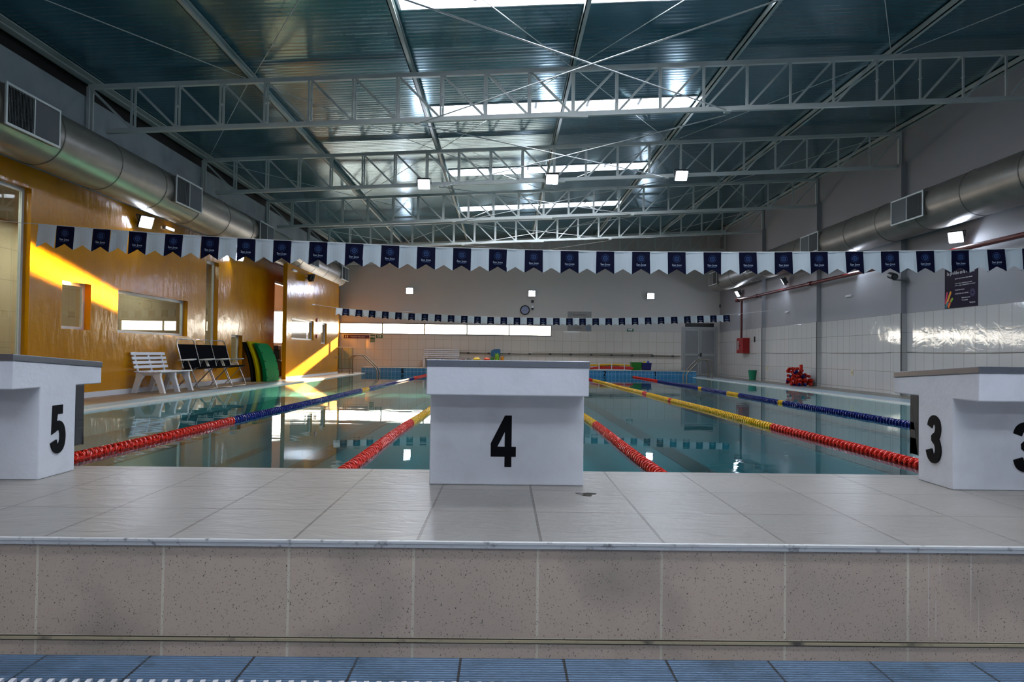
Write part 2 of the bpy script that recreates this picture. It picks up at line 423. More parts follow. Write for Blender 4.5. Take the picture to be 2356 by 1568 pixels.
# ================================================================== SETTING
# lower floor, starting deck, riser
struct('floor', MB().box((XL, YN, ZLO - 0.1), (XR, 1.855, ZLO)), BLUET, 'blue ribbed tile floor below the raised starting deck')
struct('starting_deck', MB().box((XL, 1.8570, -0.6), (XR, PN, 0.0)), DECK, 'grey tiled starting deck carrying the blocks')
struct('starting_deck_riser', MB().box((XL, 1.8470, ZLO), (XR, 1.8570, -0.006)), RISER, 'speckled beige tiled front face of the starting deck')
mb = MB()
mb.box((XL, 1.8390, -0.016), (XR, 1.8590, 0.0)); mb.box((XL, 1.8370, -0.006), (XR, 1.8470, 0.003))
struct('trim_1', mb, ALU, 'aluminium nosing along the front edge of the deck', bevel=0.002)
STRIPM = mat('beige_grout_strip', (160, 148, 120), 0.7, noise=(14, (70, 66, 62), 0.55, 0.7))
struct('trim_2', MB().box((XL, 1.8430, -0.2625), (XR, 1.8490, -0.2555)), STRIPM, 'thin beige strip low on the riser tiles')
struct('trim_3', MB().box((XL, 1.8455, -0.2655), (XR, 1.8475, -0.2525)), mat('dark_grout', (62, 54, 44), 0.8), 'dark dirty grout line around the beige strip')
# drain grate at the bottom left
dg_ = thing('drain_grate', 'white plastic slatted drain grate set in blue floor', 'drain grate', (0, 0, ZLO))
mb = MB()
for i in range(150):
    x = -2.6 + i * 0.03
    mb.bar((x, 1.69, 0.006), (x + 0.028, 1.54, 0.006), 0.012, 0.012)
sl = mb.build('slats', WPLAS, dg_); sl['kind'] = 'stuff'
MB().box((-2.6, 1.54, -0.004), (1.95, 1.695, 0.001)).build('channel', mat('grate_channel_blue', (24, 52, 110), 0.6), dg_)
# side decks, copings
struct('floor_deck_left', MB().box((XL, PN, ZS - 0.3), (-6.08, YF, ZS)), SIDET, 'beige tiled deck along the yellow wall')
struct('floor_deck_right', MB().box((8.35, PN, ZS - 0.3), (XR, YF, ZS)), SIDER, 'grey tiled deck along the right wall')
struct('coping_left', MB().box((-6.08, PN, ZS - 0.3), (PL - 0.16, YF, ZS)), COPE, 'pale blue coping strip on the left pool side')
struct('coping_lip_left', MB().box((PL - 0.16, PN, ZS - 0.8), (PL, PF, ZS - 0.002)), COPW, 'white pool edge lip on the left side')
struct('coping_right', MB().box((PR + 0.16, PN, ZS - 0.3), (8.35, YF, ZS)), COPE, 'pale blue coping strip on the right pool side')
struct('coping_lip_right', MB().box((PR, PN, ZS - 0.8), (PR + 0.16, PF, ZS - 0.002)), COPW, 'white pool edge lip on the right side')
struct('far_deck', MB().box((PL - 0.16, PF + 0.012, -0.9), (PR + 0.16, YF, ZFD - 0.002)), SIDER, 'raised deck beyond the far end of the pool')
struct('far_deck_edge', MB().box((PL - 0.16, PF - 0.02, ZFD - 0.02), (PR + 0.16, PF + 0.12, ZFD)), COPW, 'pale edging on the far pool wall')
struct('pool_wall_far', MB().box((PL - 0.16, PF, -0.8), (PR + 0.16, PF + 0.012, ZFD - 0.02)), POOLW, 'blue tiled end wall of the pool with lane numbers')
struct('pool_floor', MB().box((PL, PN, ZW - 0.36), (PR, PF, ZW - 0.32)), POOLB, 'teal tiled pool floor')
LX = [2.03 * k for k in (3, 2, 1, 0, -1, -2)]      # lane centres 1..6
for k, x in enumerate(LX):
    o = MB().box((x - 0.12, PN + 1, ZW - 0.318), (x + 0.12, PF - 1.2, ZW - 0.312)).box((x - 0.4, PF - 1.5, ZW - 0.318), (x + 0.4, PF - 1.2, ZW - 0.312))
    o = o.build('lane_marking', LINE); o['kind'] = 'structure'; o['label'] = 'dark lane line on the pool floor under lane %d' % (k + 1)
mb = MB(); nx, ny = 2, 2
mb.add([(PL, PN, ZW), (PR, PN, ZW), (PR, PF, ZW), (PL, PF, ZW)], [(0, 1, 2, 3)])
w = mb.build('pool_water', WATER); tag(w, 'still teal pool water mirroring the walls and lamps', 'water', kind='stuff')

# ceiling with skylight openings: cells in X-Y
SKY_Y = [(-4.3, -3.7), (0.1, 0.7), (4.7, 5.3), (9.1, 9.7), (13.5, 14.1), (18.2, 18.85), (22.8, 23.5)]
SKX0, SKX1 = -1.52, 3.72
mb = MB(); ys = [YN]
for a, b in SKY_Y: ys += [a, b]
ys.append(YF)
for i in range(len(ys) - 1):
    y0, y1 = ys[i], ys[i+1]; hole = i % 2 == 1
    for x0, x1 in ((XL - 0.3, SKX0), (SKX0, SKX1), (SKX1, XR)):
        if hole and x0 == SKX0: continue
        mb.add([(x0, y0, zceil(x0)), (x1, y0, zceil(x1)), (x1, y1, zceil(x1)), (x0, y1, zceil(x0)),
                (x0, y0, zceil(x0) + .1), (x1, y0, zceil(x1) + .1), (x1, y1, zceil(x1) + .1), (x0, y1, zceil(x0) + .1)],
               [(0,3,2,1),(4,5,6,7),(0,1,5,4),(1,2,6,5),(2,3,7,6),(3,0,4,7)])
struct('ceiling', mb, CEIL, 'glossy teal corrugated roof panels')
names = ['', '', '', 'bright skylight cut by the top edge of the picture', 'bright skylight seen through the nearest truss in view',
         'bright skylight just beyond the second truss in view', 'bright narrow skylight, farthest down the roof']
names[0] = 'unseen skylight added for light over the rear wall'; names[1] = 'unseen skylight added for light over the lower blue floor'; names[2] = 'unseen skylight added for light above the near flag string'  # these three are out of view, added to light the foreground
for k, (a, b) in enumerate(SKY_Y):
    t = thing('window_%d' % (14 + k), names[k], None); t['kind'] = 'structure'
    z0, z1 = zceil(SKX0), zceil(SKX1); up = 0.16
    MB().add([], []) 
    p = MB(); p.add([(SKX0, a, z0 + up), (SKX1, a, z1 + up), (SKX1, b, z1 + up), (SKX0, b, z0 + up)], [(0, 1, 2, 3)])
    p.build('pane', SKYL, t)
    f = MB()
    f.bar((SKX0, a, z0 + up/2), (SKX1, a, z1 + up/2), 0.03, up + 0.04); f.bar((SKX0, b, z0 + up/2), (SKX1, b, z1 + up/2), 0.03, up + 0.04)
    f.bar((SKX0, a, z0 + up/2), (SKX0, b, z0 + up/2), 0.03, up + 0.04); f.bar((SKX1, a, z1 + up/2), (SKX1, b, z1 + up/2), 0.03, up + 0.04)
    f.build('curb', FRAME, t)
    g_ = MB()
    for j in range(1, 5):
        x = SKX0 + (SKX1 - SKX0) * j / 5; z = z0 + (z1 - z0) * j / 5
        g_.bar((x, a, z + 0.1), (x, b, z + 0.1), 0.05, 0.05)
    m_ = (a + b) / 2 - 0.1
    g_.bar((SKX0, m_, z0 + 0.1), (SKX1, m_, z1 + 0.1), 0.02, 0.03)
    g_.build('glazing_bars', LOUV, t)

# ---- walls with holes
def wall_grid(mb, fn, u0, u1, v0, v1, t0, t1, holes):
    us = sorted(set([u0, u1] + [h[0] for h in holes] + [h[1] for h in holes]))
    vs = sorted(set([v0, v1] + [h[2] for h in holes] + [h[3] for h in holes]))
    us = [u for u in us if u0 <= u <= u1]; vs = [v for v in vs if v0 <= v <= v1]
    def solid(i, j):
        if i < 0 or j < 0 or i >= len(us) - 1 or j >= len(vs) - 1: return False
        cu, cv = (us[i] + us[i+1]) / 2, (vs[j] + vs[j+1]) / 2
        return not any(h[0] < cu < h[1] and h[2] < cv < h[3] for h in holes)
    for i in range(len(us) - 1):
        for j in range(len(vs) - 1):
            if not solid(i, j): continue
            a, b, c, d = us[i], us[i+1], vs[j], vs[j+1]
            mb.add([fn(a, c, t0), fn(b, c, t0), fn(b, d, t0), fn(a, d, t0)], [(0, 1, 2, 3)])
            mb.add([fn(a, c, t1), fn(b, c, t1), fn(b, d, t1), fn(a, d, t1)], [(3, 2, 1, 0)])
            for (di, dj, p, q) in ((-1, 0, (a, c), (a, d)), (1, 0, (b, c), (b, d)), (0, -1, (a, c), (b, c)), (0, 1, (a, d), (b, d))):
                if not solid(i + di, j + dj):
                    mb.add([fn(*p, t0), fn(*q, t0), fn(*q, t1), fn(*p, t1)], [(0, 1, 2, 3)])

C = CAMZ
ZY = C + 2.66        # top of the yellow wall
HL = [(8.0, 10.3, ZS + 0.02, C + 2.34), (11.06, 11.83, C + 0.31, C + 1.08), (12.66, 15.43, C + 0.297, C + 1.07), (16.35, 17.05, C - 0.5, C + 2.12),
      (17.92, 18.67, C - 0.38, C + 0.40), (21.2, 22.6, ZS + 0.0, C + 2.15)]
mb = MB(); wall_grid(mb, lambda u, v, t: (t, u, v), YN, YF, -0.6, ZY, XL, XL - 0.16, HL)
struct('wall_left', mb, YEL, 'glossy mustard yellow wall')
struct('wall_left_upper', MB().box((XL - 0.16, YN, ZY), (XL, YF, C + 4.18)), PLASTL, 'grey plaster wall above the left duct')
struct('trim_4', MB().box((XL - 0.4, YN, C + 4.18), (XL - 0.14, YF, zceil(XL) + 0.1)), DARK, 'black filler painted as the shade between the left wall and the roof')  # solid near-black box, its colour stands for the shade in the gap
struct('baseboard_left', MB().box((XL, YN, ZS), (XL + 0.015, 21.2, ZS + 0.09)), WPLAS, 'white baseboard under the yellow wall')
mb = MB(); HP = [(20.8, 23.2, C + 0.36, C + 1.0), (24.15, 24.9, C + 0.27, C + 1.0)]
wall_grid(mb, lambda u, v, t: (t, u, v), 20.3, 26.6, ZS, C + 2.62, -6.34, -6.46, HP)
struct('wall_left_screen', mb, YEL, 'glossy yellow screen wall standing proud of the doorway')
struct('baseboard_left_screen', MB().box((-6.34, 20.3, ZS), (-6.325, 26.6, ZS + 0.07)), WPLAS, 'white baseboard under the yellow screen wall')
struct('wall_right', MB().box((XR, YN, -0.6), (XR + 0.16, YF, zceil(XR) + 0.1)), TILER, 'right wall, white tiles below grey paint')
for k, y in enumerate((11.6, 16.0, 20.3, 24.6)):
    struct('column', MB().box((XR - 0.13, y - 0.2, ZS), (XR, y + 0.2, zbot(XR) + 0.05)), TILER, 'wall column under roof truss on the right wall')
    struct('trim_%d' % (5 + k), MB().box((XR - 0.138, y - 0.215, ZS), (XR - 0.12, y - 0.2, C + 1.05)), mat('dark_joint', (70, 68, 64), 0.6), 'dark vertical joint strip on the wall column')
WX0 = -6.98; WXN = 5; WW = (2.0 - WX0) / WXN
mb = MB(); wall_grid(mb, lambda u, v, t: (u, t, v), XL - 0.16, XR + 0.16, -0.6, zceil(XR) + 0.15, YF, YF + 0.2, [(WX0, 2.0, C + 0.79, C + 1.235)])
struct('wall_far', mb, TILEW, 'far end wall, white tiles below grey paint')
struct('wall_rear', MB().box((XL, YN - 0.2, -0.6), (XR, YN, zceil(XR) + 0.15)), PLAST, 'plain grey wall behind the camera')
for k in range(WXN):
    x0 = WX0 + k * WW; x1 = x0 + WW
    t = thing('window_%d' % (k + 1), 'overexposed daylit pane of the long strip window, pane %s' % ['at its left end', 'next to the left end', 'in its middle', 'next to the right end', 'at its right end'][k], None)
    del_ = t.get('category'); t['kind'] = 'structure'
    p = MB(); p.box((x0 + 0.02, YF + 0.06, C + 0.80), (x1 - 0.02, YF + 0.066, C + 1.225)); p.build('pane', BRIGHT, t)
    f = MB()
    for (a, b) in (((x0, C + 0.79), (x1, C + 0.815)), ((x0, C + 1.21), (x1, C + 1.235)), ((x0, C + 0.79), (x0 + 0.025, C + 1.235)), ((x1 - 0.025, C + 0.79), (x1, C + 1.235))):
        f.box((a[0], YF - 0.012, a[1]), (b[0], YF + 0.08, b[1]))
    f.build('frame', mat('window_mullion', (112, 100, 78), 0.6), t)
struct('trim_9', MB().box((WX0, YF - 0.035, C + 1.235), (2.06, YF, C + 1.262)).box((WX0, YF - 0.03, C + 0.765), (2.06, YF, C + 0.79)), DOORG, 'grey metal rails above and below the strip window')
# windows in the yellow walls
wl = ['tall glazed panel of the yellow wall at the left edge', 'small square window in the yellow wall', 'wide window in the yellow wall above the bench',
      'tall slit window in the yellow wall behind the chairs', 'small low window in the yellow wall beside the mats']
def side_window(n, x, y0, y1, z0, z1, label, fw=0.05, glass=None, thick=0.16, back=True):
    t = thing('window_%d' % n, label, None); t['kind'] = 'structure'
    f = MB(); xa, xb = x - thick + 0.01, x - thick + 0.055
    for (a, b) in (((y0, z0), (y1, z0 + fw)), ((y0, z1 - fw), (y1, z1)), ((y0, z0 + fw), (y0 + fw, z1 - fw)), ((y1 - fw, z0 + fw), (y1, z1 - fw))):
        f.box((xa, a[0], a[1]), (xb, b[0], b[1]))
    f.build('frame', FRAME, t)
    MB().box((xa + 0.02, y0 + fw, z0 + fw), (xa + 0.026, y1 - fw, z1 - fw)).build('pane', glass or GLASS, t)
for k, h in enumerate(HL[:5]): side_window(6 + k, XL, *h, wl[k])
PANE2 = mat('reflective_pane', (140, 128, 104), 0.04, 0.0, 1.0, coat=1.0)
for k, h in enumerate(HP): side_window(11 + k, -6.34, *h, ['wide window in the yellow screen wall mirroring the strip window', 'narrow window in the yellow screen wall'][k], glass=PANE2, thick=0.12)
# corridor behind the yellow wall
mb = MB(); mb.box((-9.7, 7.0, -0.6), (-9.6, 20.9, 3.6)); mb.box((-9.7, 20.9, -0.6), (-7.16, 21.0, 3.6)); mb.box((-9.7, 6.9, -0.6), (-7.16, 7.0, 3.6))
struct('corridor_wall', mb, ROOMT, 'beige tiled corridor seen through the yellow wall windows')
struct('corridor_floor', MB().box((-9.6, 7.0, ZS - 0.05), (-7.16, 20.9, ZS)), SIDET)
struct('corridor_ceiling', MB().box((-9.6, 7.0, 2.95), (-7.16, 20.9, 3.0)), PLAST)
for y in (9.0, 13.5, 18.0):  # area lamps without fittings, added to brighten the corridor
    l_ = bpy.data.lights.new('corridor_added_fill', 'AREA'); l_.size = 0.6; l_.energy = 70; l_.color = (1, 0.93, 0.82)
    o = bpy.data.objects.new('corridor_added_fill', l_); COL.objects.link(o); o.location = (-8.4, y, 2.93)
# office behind the doorway
PINK = mat('office_wall_paint', (214, 188, 164), 0.6)
struct('office_wall_far', MB().box((-10.2, 25.2, -0.6), (-7.16, 25.3, 3.3)), PINK, 'pinkish wall of the small room behind the doorway')
struct('office_wall_left', MB().box((-10.3, 21.0, -0.6), (-10.2, 25.3, 3.3)), PINK)
struct('office_ceiling', MB().box((-10.2, 21.0, 3.2), (-7.16, 25.2, 3.3)), PINK)
struct('office_floor', MB().box((-10.2, 21.0, ZS - 0.1), (-7.16, 25.2, ZS)), SIDET)
t = thing('window_13', 'bright window inside the small room behind the doorway', None); t['kind'] = 'structure'
MB().box((-9.9, 25.17, C + 0.3), (-7.3, 25.19, C + 1.42)).build('pane', ROOMGLOW, t)
f = MB(); f.box((-9.95, 25.15, C + 0.24), (-7.25, 25.2, C + 0.3)); f.box((-9.95, 25.15, C + 1.42), (-7.25, 25.2, C + 1.47)); f.build('frame', FRAME, t)
t = thing('door_1', 'white framed doorway in the yellow wall beside the mats', None); t['kind'] = 'structure'
f = MB(); f.box((XL - 0.15, 21.2, ZS), (XL - 0.02, 21.27, C + 2.15)); f.box((XL - 0.15, 22.53, ZS), (XL - 0.02, 22.6, C + 2.15)); f.box((XL - 0.15, 21.27, C + 2.08), (XL - 0.02, 22.53, C + 2.15)); f.build('frame', FRAME, t)
t = thing('office_counter', 'brown counter inside the doorway behind the mats', 'counter', (-7.9, 23.1, ZS))
MB().box((-0.7, -0.3, 0), (0.6, 0.3, 0.46)).build('cabinet', mat('brown_wood', (96, 54, 22), 0.5), t, bevel=0.01)
MB().box((-0.72, -0.33, 0.46), (0.62, 0.33, 0.5)).build('worktop', BLKPL, t, bevel=0.005)
t = thing('coffee_machine', 'dark machine standing on the brown counter in the doorway', 'appliance', (-7.62, 23.1, ZS + 0.5))
mb = MB(); mb.box((-0.2, -0.15, 0), (0.2, 0.18, 0.05)); mb.box((-0.2, 0.0, 0.05), (0.2, 0.18, 0.5)); mb.box((-0.2, -0.15, 0.36), (0.2, 0.0, 0.5)); mb.build('body', BLKPL, t, bevel=0.015)
MB().tube([(0, -0.08, 0.05), (0, -0.08, 0.17)], [0.045, 0.06], 14).build('cup', WPLAS, t, smooth=True)

# lane numbers and digit shapes ---------------------------------------------------
DIG = {
 '1': [[(0.12, 0.76), (0.34, 0.94), (0.34, 0.0)]],
 '2': [[(0.06, 0.76), (0.10, 0.88), (0.25, 0.94), (0.40, 0.88), (0.44, 0.74), (0.40, 0.58), (0.08, 0.07), (0.48, 0.07)]],
 '3': [[(0.05, 0.76), (0.10, 0.88), (0.24, 0.94), (0.38, 0.88), (0.42, 0.73), (0.36, 0.57), (0.22, 0.52), (0.37, 0.46), (0.44, 0.27), (0.38, 0.12), (0.24, 0.06), (0.10, 0.12), (0.05, 0.26)]],
 '5': [[(0.42, 0.92), (0.11, 0.92), (0.08, 0.53), (0.24, 0.60), (0.38, 0.53), (0.43, 0.33), (0.38, 0.13), (0.24, 0.06), (0.10, 0.12), (0.05, 0.25)]],
 '6': [[(0.42, 0.78), (0.36, 0.90), (0.24, 0.94), (0.12, 0.86), (0.06, 0.6), (0.06, 0.3), (0.12, 0.12), (0.25, 0.06), (0.38, 0.12), (0.44, 0.3), (0.38, 0.48), (0.25, 0.55), (0.10, 0.46)]],
}
def smooth_path(p, it=2, corner=()):
    for _ in range(it):
        q = [p[0]]
        for i in range(len(p) - 1):
            a, b = p[i], p[i+1]
            q += [(a[0]*.75 + b[0]*.25, a[1]*.75 + b[1]*.25), (a[0]*.25 + b[0]*.75, a[1]*.25 + b[1]*.75)]
        q.append(p[-1]); p = q
    return p
def digit(mb, ch, h, fn, wd=None, thick=0.0012):
    """flat bold condensed digit of height h centred on the origin, fn(u,v,t) -> 3D"""
    wd = (wd or 0.185) * h
    cnt_ = [0]
    def place(poly):
        cnt_[0] += 1
        mb.prism([(u - 0.25 * h, v - 0.5 * h) for u, v in poly], fn, 0.0, thick + 0.00012 * cnt_[0])
    if ch == '4':
        # drawn as three straight strokes like the painted stencil
        place([(0.27*h, 0.0), (0.405*h, 0.0), (0.405*h, 1.0*h), (0.27*h, 1.0*h)])
        place([(0.0, 0.20*h), (0.49*h, 0.20*h), (0.49*h, 0.395*h), (0.0, 0.395*h)])
        place([(0.0, 0.38*h), (0.13*h, 0.395*h), (0.36*h, 0.86*h), (0.36*h, 1.0*h), (0.27*h, 1.0*h), (0.0, 0.46*h)])
        return
    for path in DIG[ch]:
        p = [((0.095 + (u - 0.05) * 0.79) * h, (0.5 + (v - 0.5) * 0.93) * h) for u, v in path]
        if ch in '36': p = smooth_path(p, 2)
        elif ch == '5': p = p[:3] + smooth_path(p[2:], 2)[1:]
        elif ch == '2': p = smooth_path(p[:6], 2) + p[6:]
        m = len(p); L_, R_ = [], []
        for i in range(m):
            a = Vector(p[max(i-1, 0)]); b = Vector(p[min(i+1, m-1)]); c_ = Vector(p[i])
            d0 = (c_ - a); d1 = (b - c_)
            d0 = d0.normalized() if d0.length > 1e-9 else d1.normalized(); d1 = d1.normalized() if d1.length > 1e-9 else d0
            n0 = Vector((-d0.y, d0.x)); n1 = Vector((-d1.y, d1.x)); nn = (n0 + n1)
            nn = nn.normalized() if nn.length > 1e-6 else n0
            k = 1.0 / max(0.6, nn.dot(n0))
            L_.append(c_ + nn * wd / 2 * k); R_.append(c_ - nn * wd / 2 * k)
        for i in range(m - 1):
            place([tuple(R_[i]), tuple(R_[i+1]), tuple(L_[i+1]), tuple(L_[i])])
for k, x in enumerate(LX):
    mb = MB(); digit(mb, str(k + 1), 0.20, lambda u, v, t, x=x: (x - 0.0 + u, PF - 0.001 - t, ZFD - 0.135 + v), 0.22)
    tag(mb.build('lane_number', BLACKP), 'black numeral %s on the blue end wall, %s' % ([('one', 'rightmost of the row'), ('two', 'second from the right'), ('three', 'just right of block 4, hidden by it'), ('four', 'behind block 4'), ('five', 'just left behind block 4'), ('six', 'leftmost of the row')][k]), 'lane number', 'lane numbers on the far pool wall')

# far door
t = thing('door_2', 'grey double door in the far wall beneath the black sign', None); t['kind'] = 'structure'
dx0, dx1, dz1 = 7.58, 9.10, C + 1.25
f = MB(); f.box((dx0, YF - 0.05, ZS), (dx0 + 0.07, YF, dz1)); f.box((dx1 - 0.07, YF - 0.05, ZS), (dx1, YF, dz1)); f.box((dx0 + 0.07, YF - 0.05, dz1 - 0.07), (dx1 - 0.07, YF, dz1))
f.build('frame', DOORF, t)
xm = (dx0 + dx1) / 2
for a, b in ((dx0 + 0.075, xm - 0.005), (xm + 0.005, dx1 - 0.075)):
    lf = MB().box((a, YF - 0.03, ZS + 0.01), (b, YF - 0.002, dz1 - 0.075)).build('leaf', DOORG, t)
    r = MB()
    r.box((a, YF - 0.045, ZS + 0.01), (a + 0.07, YF - 0.03, dz1 - 0.075)); r.box((b - 0.07, YF - 0.045, ZS + 0.01), (b, YF - 0.03, dz1 - 0.075))
    r.box((a + .07, YF - 0.045, C + 0.02), (b - .07, YF - 0.03, C + 0.12)); r.box((a + .07, YF - 0.045, dz1 - 0.15), (b - .07, YF - 0.03, dz1 - 0.075)); r.box((a + .07, YF - 0.045, ZS + .01), (b - .07, YF - 0.03, ZS + .1))
    r.build('rails', DOORF, lf)
MB().box((xm + 0.02, YF - 0.09, C + 0.0), (xm + 0.07, YF - 0.045, C + 0.16)).tube([(xm + 0.045, YF - 0.08, C + 0.06), (xm - 0.08, YF - 0.1, C + 0.06)], 0.014, 8).build('handle', BLKPL, t)

# ================================================================== ROOF STEEL
def truss_proto():
    t = thing('roof_truss', '', 'roof truss')
    x0, x1 = XL + 0.03, XR - 0.02
    n = 22; xs = [x0 + (x1 - x0) * i / n for i in range(n + 1)]
    c = MB(); c.bar((x0, 0, ztop(x0)), (x1, 0, ztop(x1)), 0.075, 0.075); c.build('top_chord', TRUSSM, t)
    c = MB(); c.bar((x0 + 0.3, 0, zbot(x0 + .3)), (x1, 0, zbot(x1)), 0.075, 0.075)
    xm_ = (x0 + x1) / 2; c.bar((xm_ - 0.25, 0, zbot(xm_) - 0.035), (xm_ + 0.25, 0, zbot(xm_ ) - 0.03), 0.085, 0.04); c.build('bottom_chord', TRUSSM, t)
    for i, x in enumerate(xs):
        if i in (0,):
            v = MB(); v.bar((x, -0.03, zbot(x) - 0.25), (x, -0.03, ztop(x)), 0.05, 0.03); v.bar((x + .03, 0.03, zbot(x) - 0.25), (x + .03, 0.03, ztop(x)), 0.05, 0.03)
        elif i == n:
            v = MB(); v.bar((x - .03, 0, zbot(x)), (x - .03, 0, ztop(x)), 0.07, 0.07)
        else:
            v = MB(); v.bar((x - .016, -0.028, zbot(x)), (x - .016, -0.028, ztop(x)), 0.035, 0.012); v.bar((x + .016, 0.028, zbot(x)), (x + .016, 0.028, ztop(x)), 0.035, 0.012)
            v.bar((x - .016, 0, (zbot(x) + ztop(x))/2), (x + .02, 0.0, (zbot(x) + ztop(x))/2 + .01), 0.05, 0.02)
            v.box((x - 0.02, -0.028, zbot(x)), (x + 0.02, 0.028, zbot(x) + 0.06))
        v.build('vertical', TRUSSM, t)
    for i in range(n):
        a, b = xs[i], xs[i+1]
        d = MB()
        if i < n / 2: d.bar((a + .03, 0, ztop(a) - .03), (b - .03, 0, zbot(b) + .03), 0.036, 0.036)
        else: d.bar((a + .03, 0, zbot(a) + .03), (b - .03, 0, ztop(b) - .03), 0.036, 0.036)
        d.build('diagonal', TRUSSM, t)
    return t
tn = ['white steel lattice truss behind the photographer', 'white steel lattice truss over the starting blocks', 'white steel lattice truss just above the top of the picture',
      'white steel lattice truss, nearest and largest in view', 'white steel lattice truss carrying the row of three lit floodlights',
      'white steel lattice truss, third one down the roof', 'white steel lattice truss, fourth one, just above the near flags', 'white steel lattice truss nearest the far wall, partly behind the flags']
base = truss_proto()
for i, y in enumerate(TY):
    o = base if i == 0 else copy_tree(base)
    o.location = (0, y, 0); o['label'] = tn[i]; o['group'] = 'white roof trusses'
pn = ['first purlin, running along the top of the left wall', 'second purlin from the left', 'third purlin, left edge of the skylights', 'middle purlin crossing under the skylights',
      'fifth purlin, right edge of the skylights', 'sixth purlin, right of the skylights', 'last purlin, running along the top of the right wall']
for i, x in enumerate(PX):
    x_ = x + (0.06 if i == 0 else (-0.06 if i == 6 else 0)); zc = ztop(x_) + 0.1
    w_ = 0.14 if i in (0, 6) else 0.07
    mb = MB(); mb.box((x_ - w_/2, YN + .01, zc - 0.06), (x_ + w_/2, YF - .01, zc - 0.045)); mb.box((x_ - w_/2, YN + .01, zc - 0.06), (x_ - w_/2 + 0.015, YF - .01, zc + 0.06)); mb.box((x_ - w_/2, YN + .01, zc + 0.045), (x_ + w_/2, YF - .01, zc + 0.06))
    tag(mb.build('roof_purlin', PURL), 'pale steel roof ' + pn[i], 'purlin', 'roof purlins')
ORD = ['first', 'second', 'third', 'fourth', 'fifth', 'sixth', 'seventh']
TRN = {2: 'the truss above the picture', 3: 'the nearest truss in view', 4: 'the floodlight truss', 5: 'the third truss in view', 6: 'the fourth truss in view', 7: 'the last truss'}
for j in range(2, 7):
    for i in range(7):
        if (i + j) % 2: continue          # nodes alternate
        for di in (-1, 1):
            if not 0 <= i + di <= 6: continue
            xa, xb = PX[i], PX[i+di]
            xa = min(max(xa, XL + .12), XR - .12); xb = min(max(xb, XL + .12), XR - .12)
            sg_ = .05 * di
            mb = MB(); mb.tube([(xa + sg_, TY[j] + .06, ztop(xa) + 0.025), (xb - sg_, TY[j+1] - .06, ztop(xb) + 0.025)], 0.007, 6)
            tag(mb.build('bracing_rod', TRUSSM), 'thin roof rod beyond %s, %s purlin to %s' % (TRN[j], ORD[i], ORD[i+di]), 'bracing rod', 'thin rods under the roof panels')
    xa, xb = PX[2] + .1, PX[4] - .1
    for s_, (p, q) in enumerate(((xa, xb), (xb, xa))):
        mb = MB(); mb.tube([(p, TY[j] + 0.06, zbot(p) - 0.05 - .035*s_), (q, TY[j+1] - 0.06, zbot(q) - 0.05 - .035*s_)], 0.011, 8)
        t = mb.build('crossed_tie_rod', mat('pale_tie_rod', (190, 195, 195), 0.35, 0.3))
        tag(t, 'stouter crossed tie rod below %s, running away to the %s' % (TRN[j], 'right' if s_ == 0 else 'left'), 'tie rod', 'crossed tie rods at the bottom chords')
        e = MB(); e.box((q - 0.05, TY[j+1] - 0.10, zbot(q) - 0.075), (q + 0.05, TY[j+1] + 0.02, zbot(q) - 0.03)); e.build('lug', TRUSSM, t)

# ================================================================== DUCTS
def duct(cx, cz, r, y0, y1, regs, side, label):
    t = thing('air_duct', label, 'air duct', (cx, 0, cz))
    ring = MB(); n = 40
    cap0 = y1
    pts = [(0, y0, 0), (0, y1 - 0.25, 0), (0, y1 - .1, 0), (0, y1, 0), (0, y1 + .03, 0)]
    ring.tube(pts, [r, r, r * .96, r * .8, r * .4], n); ring.build('pipe', DUCTM, t, smooth=True)
    y = y0 + 0.6
    while y < y1 - .3:
        s_ = MB(); s_.tube([(0, y - .012, 0), (0, y + .012, 0)], r + 0.006, n); s_.build('seam_band', SEAM, t, smooth=True); y += 1.45
    for ya, yb in regs:
        g = MB(); sx = side
        fx = sx * (r + 0.02); bx = sx * (r * 0.55)
        z0, z1 = -0.2, 0.24
        # neck box
        g.box((min(bx, fx), ya, z0 - 0.02), (max(bx, fx), yb, z1 + 0.02)); reg = g.build('register', DUCTM, t)
        f = MB(); x0_, x1_ = sorted((fx, fx + sx * 0.02))
        b_ = 0.03
        f.box((x0_, ya - .02, z0 - .04), (x1_, yb + .02, z0 - .04 + b_)); f.box((x0_, ya - .02, z1 + .04 - b_), (x1_, yb + .02, z1 + .04))
        f.box((x0_, ya - .02, z0 - .04 + b_), (x1_, ya - .02 + b_, z1 + .04 - b_)); f.box((x0_, yb + .02 - b_, z0 - .04 + b_), (x1_, yb + .02, z1 + .04 - b_))
        ym = (ya + yb) / 2; f.box((x0_, ym - .01, z0 - .01), (x1_, ym + .01, z1 + .01)); f.build('frame', GRILL, reg)
        MB().box((min(fx, fx + sx*.003), ya, z0), (max(fx, fx + sx*.003), yb, z1)).build('throat_shade', DARK, reg)  # thin black sheet that paints the shade behind the louvers
        for half, (p, q, dy) in enumerate(((ya + .02, ym - .01, -0.018), (ym + .01, yb - .02, 0.018))):
            lv = MB(); k = int((q - p) / 0.026)
            for u in range(k + 1):
                yy = p + (q - p) * u / k
                lv.bar((fx + sx*.011, yy, z0), (fx + sx*.011, yy, z1), 0.004, 0.02, up=(sx * 1, (dy * 45), 0))
            lo = lv.build('louvers', LOUV, reg)
    h = MB()
    for y in TY[1:]:
        if y0 < y < y1: h.box((-r*1.0, y - .015, -r - .006), (r * 1.0, y + .015, -r + .02)) if False else h.tube([(-side * r, y, 0.05), (-side * (r + 0.04), y, 0.05)], 0.02, 8)
    h.build('wall_brackets', DARKSTEEL, t)
    return t
